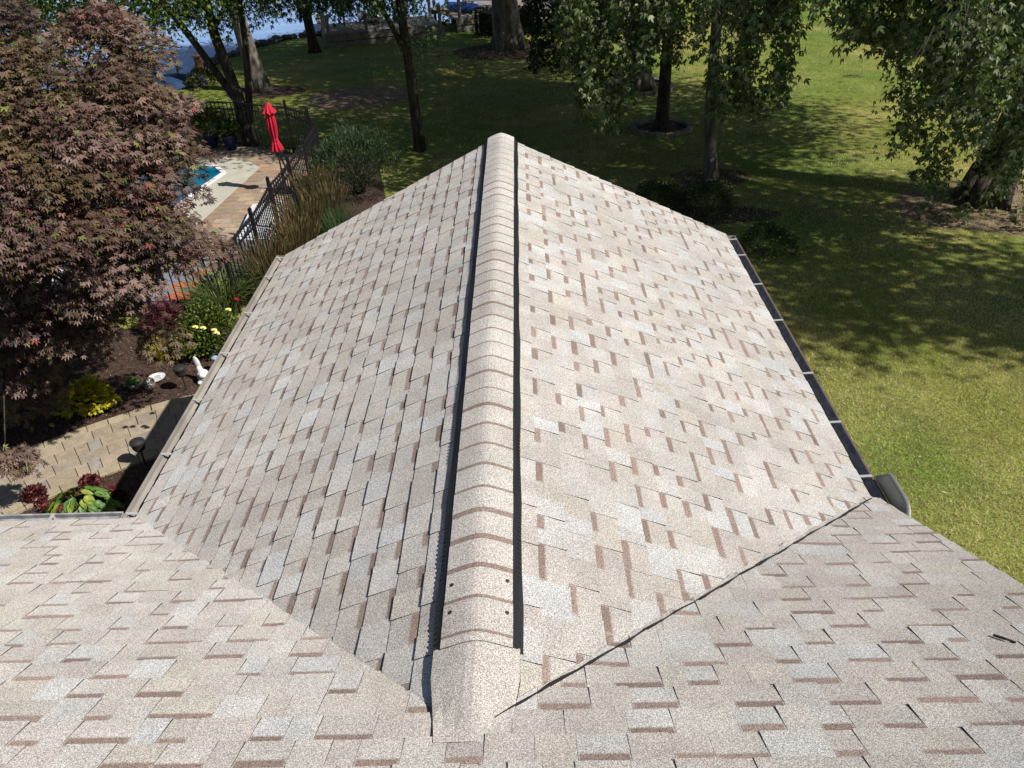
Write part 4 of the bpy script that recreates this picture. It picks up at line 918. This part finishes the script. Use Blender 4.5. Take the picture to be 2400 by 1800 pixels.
sheet('tree_mulch', ring_poly(b5[0], b5[1]-.5, 2.0, 1.5, j=.08), .006, m_mulch)
sheet('tree_mulch', ring_poly(b2[0]+.2, b2[1]-.2, 1.3, .8, j=.08), .006, m_mulch)
sheet('bare_soil', ring_poly(bi[0]+.6, bi[1]-.4, 2.3, 1.35, j=.1), .006, m_soil)
sheet('bare_soil', [(2.45,-4),(3.0,-4),(2.95,-1),(3.05,1),(2.95,3.5),(2.45,4.5)], .006, m_soil)
# grass blades near the right side of the wing and thinner farther out
def blades(name, region, n, size, z=0):
    xs = [p[0] for p in region]; ys = [p[1] for p in region]; q = np.stack([rng.uniform(min(xs), max(xs), n*2), rng.uniform(min(ys), max(ys), n*2)], 1)
    ok = np.array([inpoly(x, y, region) for x, y in q]); q = q[ok][:n]; n = len(q); P = np.c_[q, np.full(n, z)]; D = np.c_[rng.normal(0, .75, (n, 2)), np.ones(n)]
    pat = .5+.5*np.sin(q[:,0]*1.3+np.sin(q[:,1]*1.1)*1.5)*np.sin(q[:,1]*.9+1.3*np.sin(q[:,0]*.7)); c1 = np.array([.225,.25,.065]); c2 = np.array([.62,.52,.29]); mixv = np.clip(pat*.85+.08+rng.normal(0, .3, n), 0, 1)[:, None]
    c = (c1*(1-mixv)+c2*mixv)*(1+rng.normal(0, .2, (n, 1))); o = scatter(name, lobes([(0,1,.055)], 0), P, D, rng.uniform(.5, 1.2, n)*size, m_blade, None, np.clip(c, .01, 1), flat=1.0); o['kind'] = 'stuff'
blades('grass_blades', [(2.95,-1.6),(6.0,-1.6),(7.6,3),(9.5,8),(3.4,8),(3.0,3)], 150000, .05)
blades('grass_blades', [(3.4,8),(9.5,8),(13.5,15),(-2,15),(-2,9)], 80000, .055)
blades('grass_blades', [(-2,15),(13.5,15),(22,30),(-6,30),(-4.5,16)], 70000, .07)
chips('fallen_leaves', [(-6,18),(3,9),(9,8),(20,20),(22,34),(-6,30)], 420, z=.03, size=.09, cols=((.35,.30,.2),(.45,.40,.30),(.25,.18,.08)), zj=.02)
chips('fallen_leaves', [(3,-1),(6,0),(9,9),(3.4,9)], 60, z=.04, size=.06, cols=((.45,.40,.30),(.35,.25,.12)), zj=.02)
# branch lying on the far lawn
a, c = G(1975,181), G(2022,182); b = MB(); b.tube([(*a[:2],.04),(*((a+c)/2)[:2],.06),(*c[:2],.04)], [.02,.025,.012], 6); b.single('fallen_branch', m_barkp, 'thin pale stick lying on the far lawn in the triangular shadow', 'branch', base=(*a[:2], 0))
# gabled neighbour house whose roof throws the triangular shadow on the far lawn
nb = thing('neighbour_house', (21.5, 23.5, 0), 'neighbour house with gable roof standing outside the right edge of the lawn', 'house')
b = MB(); b.prism([(18.2,20.5),(30,20.5),(30,28),(18.2,28)], 0, 3.6); b.build('wall', m_siding, nb)
b = MB(); slab(b, [(17.6,19.9,3.5),(30.5,19.9,3.5),(30.5,24.25,6.3),(17.6,24.25,6.3)], .15); slab(b, [(17.6,24.25,6.3),(30.5,24.25,6.3),(30.5,28.6,3.5),(17.6,28.6,3.5)], .15); b.build('roof', m_deckwood, nb)
b = MB(); b.add([(18.2,20.5,3.6),(18.2,28,3.6),(18.2,24.25,6.1),(18.4,20.5,3.6),(18.4,28,3.6),(18.4,24.25,6.1)], [(0,2,1),(3,4,5),(0,3,5,2),(1,2,5,4)]); b.build('gable', m_siding, nb)
# trimmed hedge block
h0 = at(1118,88); hx, hy = h0[0], h0[1]
t = thing('trimmed_hedge', (hx+.9, hy+.4, 0), 'dark box-trimmed hedge left of the thick pale trunk', 'hedge')
n = 5000; q = rng.uniform(-1, 1, (n, 3)); ax = rng.integers(0, 3, n); q[np.arange(n), ax] = np.sign(q[np.arange(n), ax]); P = np.array([hx+1.2, hy+.5, .45])+q*np.array([1.2,.45,.45])+rng.normal(0, .03, (n, 3)); scatter('foliage', L_OVAL, P, q+rng.normal(0, .5, (n, 3)), rng.uniform(.05,.10,n), m_leaf, t, palette(DRK, n))
b = MB(); b.box((hx+1.2, hy+.5, .42), (2.2,.75,.82)); b.build('core', mat('hedge_core', (.012,.02,.008), .95), t)

# riprap along the shore: the bigger stones near enough to see
rocks = MB(); rid = 0
for i in range(4, 10):
    (x0, y0), (x1, y1) = SHORE[i], SHORE[i+1]; L = math.hypot(x1-x0, y1-y0); n = int(L/.30)
    for k in range(n):
        for row in (0, 1):
            t_ = (k+random.random())/n; x = x0+(x1-x0)*t_+random.uniform(-.1,.1)-.1*row; y = y0+(y1-y0)*t_+.25+.35*row; r = random.uniform(.14, .28); b = MB()
            b.ball((x, y, -.12-.22*row), (r*random.uniform(.9,1.4), r, r*random.uniform(.55,.9)), 7, M=Matrix.Rotation(random.random()*3, 3, 'Z'))
            b.v = [tuple(np.array(v)*1+np.random.default_rng(len(b.v)+rid+j).normal(0, r*.09, 3)) for j, v in enumerate(b.v)]
            g = random.uniform(.6, 1.5); b.c = [(g,g,g)]*len(b.f); rid += 1
            o = b.single('shore_rock', m_stone, 'grey boulder in the rock bank along the lake shore', 'rock', 'rocks along the lake shore', tint=True, base=(x, y, -.2))
# low bank plants, post and blue tarp at the water's edge
plant('shore_shrub', 'low olive shrub at the foot of the wooden post by the water', 'shrub', at(482,205), .55, .6, 900, L_OVAL, .10, ((.09,.09,.03),(.06,.07,.02)), stems=6)
p = at(475,185,-.2); b = MB(); b.tube([(p[0],p[1],-.9),(p[0],p[1],.55)], [.15,.13], 12); b.box((p[0],p[1],.57), (.30,.30,.05)); b.single('wooden_post', mat('reddish_post', (.16,.07,.04), .9, dark=(.1,.05,.03), scale=6), 'short reddish wooden post standing at the water edge', 'post', base=(p[0],p[1],-.6))
p = at(418,207,-.1); t = thing('covered_boat', (p[0], p[1], -.6), 'small boat under a dark blue tarpaulin pulled up at the shore', 'boat')
b = MB(); b.ball((p[0], p[1], -.05), (1.05,.75,.42), 16, M=Matrix.Rotation(.2, 3, 'Z')); o = b.build('tarpaulin', m_tarp, t, smooth=True)
b = MB(); b.ball((p[0], p[1], -.2), (1.1,.8,.3), 14, M=Matrix.Rotation(.2, 3, 'Z')); b.build('hull', m_lamp, t); b = MB(); b.tube([(p[0]+.1,p[1],.3),(p[0]+.15,p[1],.62)], .03, 6); b.tube([(p[0]+.1,p[1],.45),(p[0]+.3,p[1],.55)], .02, 6); b.build('cleat', m_copper, t)
# docks
def dock(name, label, O, ux, L, Wd, zt, nposts, posth, rows=None):
    t = thing(name, (*O[:2], zt), label, 'dock'); O = Vector((*O[:2], zt)); ux = Vector((*ux, 0)).normalized(); uy = Vector((-ux.y, ux.x, 0)); n = int(L/.29)
    pl = MB(); pl.box((0,0,0), (.27, Wd, .05)); po = pl.build('plank', m_plank); me = po.data; bpy.data.objects.remove(po)
    a_ = me.color_attributes.new('tint', 'FLOAT_COLOR', 'CORNER'); a_.data.foreach_set('color', np.ones(len(me.loops)*4, np.float32))
    for k in range(n):
        o = link('plank', me, t); o.location = ux*(k+.5)*.29+uy*Wd/2+Vector((0,0,random.uniform(-.005,.005))); o.rotation_euler = (0,0,math.atan2(ux.y, ux.x))
    for v in (0.04, Wd-.04):
        b = MB(); b.bar(O+uy*v-Vector((0,0,.14)), O+ux*L+uy*v-Vector((0,0,.14)), .06, .2); b.build('beam', m_plank, t, tint=True)
    for z in (-.38, -.62):
        b = MB(); b.bar(O+uy*(-.03)+Vector((0,0,z)), O+ux*L+uy*(-.03)+Vector((0,0,z)), .04, .2); b.build('skirt_board', m_plank, t, tint=True)
    for k in range(nposts):
        for v in (0.12, Wd-.12):
            q = O+ux*(L*(k+.1)/(nposts-.8))+uy*v; b = MB(); b.tube([q-Vector((0,0,1.6)), q+Vector((0,0,posth))], .07, 10); b.build('post', m_plank, t, tint=True)
    return t
d1 = G(805,78,.5); d2 = G(1000,60,.5)
dock('dock', 'weathered grey wooden dock behind the lattice panels', G(762,80,.4), (d2-d1)[:2], 4.8, 2.4, .35, 4, .7)
e1 = G(1065,50,.5); e2 = G(1165,38,.5)
dock('dock', 'brown wooden dock at the top left of the thick trunk', G(1070,46,.4), (e2-e1)[:2], 6.0, 3.4, .4, 4, 1.3)
b = MB(); q0, q1 = G(748,35,-.2), G(772,88,-.1); b.bar(q0, q1, .5, .1); b.single('boat_ramp', m_plank, 'sloping grey plank ramp at the left end of the near dock', 'ramp', tint=True)
# lattice panels
for i, (x, yb, lb) in enumerate(((788,98,'left of two standing lattice panels before the dock'), (838,90,'right of two standing lattice panels before the dock'))):
    p = at(x, yb); t = thing('lattice_panel', p, lb, 'lattice', 'lattice panels by the dock'); wd, ht = .9, 1.9
    for s in (-1, 1): b = MB(); b.box((p[0]+s*wd/2, p[1], ht/2), (.07,.07,ht)); b.build('post', m_lattice, t, tint=True)
    ang = math.pi/4
    for s in (-1, 1):
        k = -ht
        while k < wd:
            x0 = max(0, k); z0 = x0-k; x1 = min(wd, k+ht); z1 = x1-k
            if x1-x0 > .08:
                X0, X1 = (x0, x1) if s > 0 else (wd-x0, wd-x1); b = MB(); b.bar((p[0]-wd/2+X0, p[1]+.012*s, z0), (p[0]-wd/2+X1, p[1]+.012*s, z1), .045, .012); b.build('slat', m_lattice, t, tint=True)
            k += .17
# paddle craft and picnic table
def kayak(name, label, c, L, Wd, rz, m, tilt=0):
    b = MB(); V = []; F = []; n = 12; k = 12
    for i in range(n+1):
        u_ = -1+2*i/n; r = math.sqrt(max(0.001, 1-abs(u_)**2.4))
        for j in range(k): a = 2*math.pi*j/k; V.append(Vector((u_*L/2, r*Wd/2*math.cos(a), .14*r*math.sin(a)+.10*u_*u_)))
    M = Matrix.Rotation(rz, 3, 'Z') @ Matrix.Rotation(tilt, 3, 'X'); V = [Vector(c)+M @ v for v in V]
    for i in range(n):
        for j in range(k): q = (j+1) % k; F.append((i*k+j, i*k+q, (i+1)*k+q, (i+1)*k+j))
    b.add(V, F); t = thing(name, c, label, 'kayak'); b.build('hull', m, t, smooth=True)
    b = MB(); b.lathe(Vector(c)+M @ Vector((0,0,.13)), [(.0,0),(.2,0),(.22,.03),(.19,.03),(.0,.01)], 16, M=M @ Matrix.Diagonal((1.6,.8,1))); b.build('cockpit', m_blue, t)
kayak('kayak', 'small pale white kayak lying on the near dock', Vector(G(865,42,.55)), 1.5, .62, 2.5, m_white, .3)
kayak('kayak', 'blue and white kayak on the brown dock', Vector(G(1082,17,.60)), 2.0, .62, 2.5, m_blue, -.3)
p = G(1130,20,.43); t = thing('picnic_table', (p[0], p[1], .43), 'dark wooden picnic table on the brown dock', 'table'); P = Vector(p)
b = MB(); b.box(P+Vector((0,0,.74)), (1.5,.7,.05)); b.build('tabletop', m_plank, t, tint=True)
for s in (-1, 1):
    b = MB(); b.box(P+Vector((0,s*.65,.42)), (1.5,.25,.04)); b.build('bench', m_plank, t, tint=True)
    b = MB(); b.bar(P+Vector((s*.55,-.55,0)), P+Vector((s*.55,.3,.72)), .06, .08); b.bar(P+Vector((s*.55,.55,0)), P+Vector((s*.55,-.3,.72)), .06, .08); b.bar(P+Vector((s*.55,-.7,.4)), P+Vector((s*.55,.7,.4)), .05, .08); b.build('leg', m_plank, t, tint=True)
# small pale shed behind the dark foliage
s0 = at(1322,85); t = thing('garden_shed', (s0[0]+1.6, s0[1]+1.2, 0), 'pale shed half hidden behind dark leaves right of the thick trunk', 'shed')
b = MB(); b.prism([(s0[0], s0[1]), (s0[0]+3.2, s0[1]), (s0[0]+3.2, s0[1]+2.4), (s0[0], s0[1]+2.4)], 0, 2.3); b.build('wall', mat('pale_shed_paint', (.50,.46,.46), .7), t)
b = MB(); slab(b, [(s0[0]-.2, s0[1]-.2, 2.3), (s0[0]+3.4, s0[1]-.2, 2.3), (s0[0]+3.4, s0[1]+1.2, 3.1), (s0[0]-.2, s0[1]+1.2, 3.1)], .08); slab(b, [(s0[0]-.2, s0[1]+1.2, 3.1), (s0[0]+3.4, s0[1]+1.2, 3.1), (s0[0]+3.4, s0[1]+2.6, 2.3), (s0[0]-.2, s0[1]+2.6, 2.3)], .08); b.build('roof', m_deckwood, t)
b = MB(); b.box((s0[0]+.9, s0[1]-.02, 1.0), (.9,.05,1.95)); b.build('door', m_white, t)
blades('grass_blades', [(2.6,-1.6),(3.05,-1.6),(3.1,8),(2.6,6)], 2600, .06)
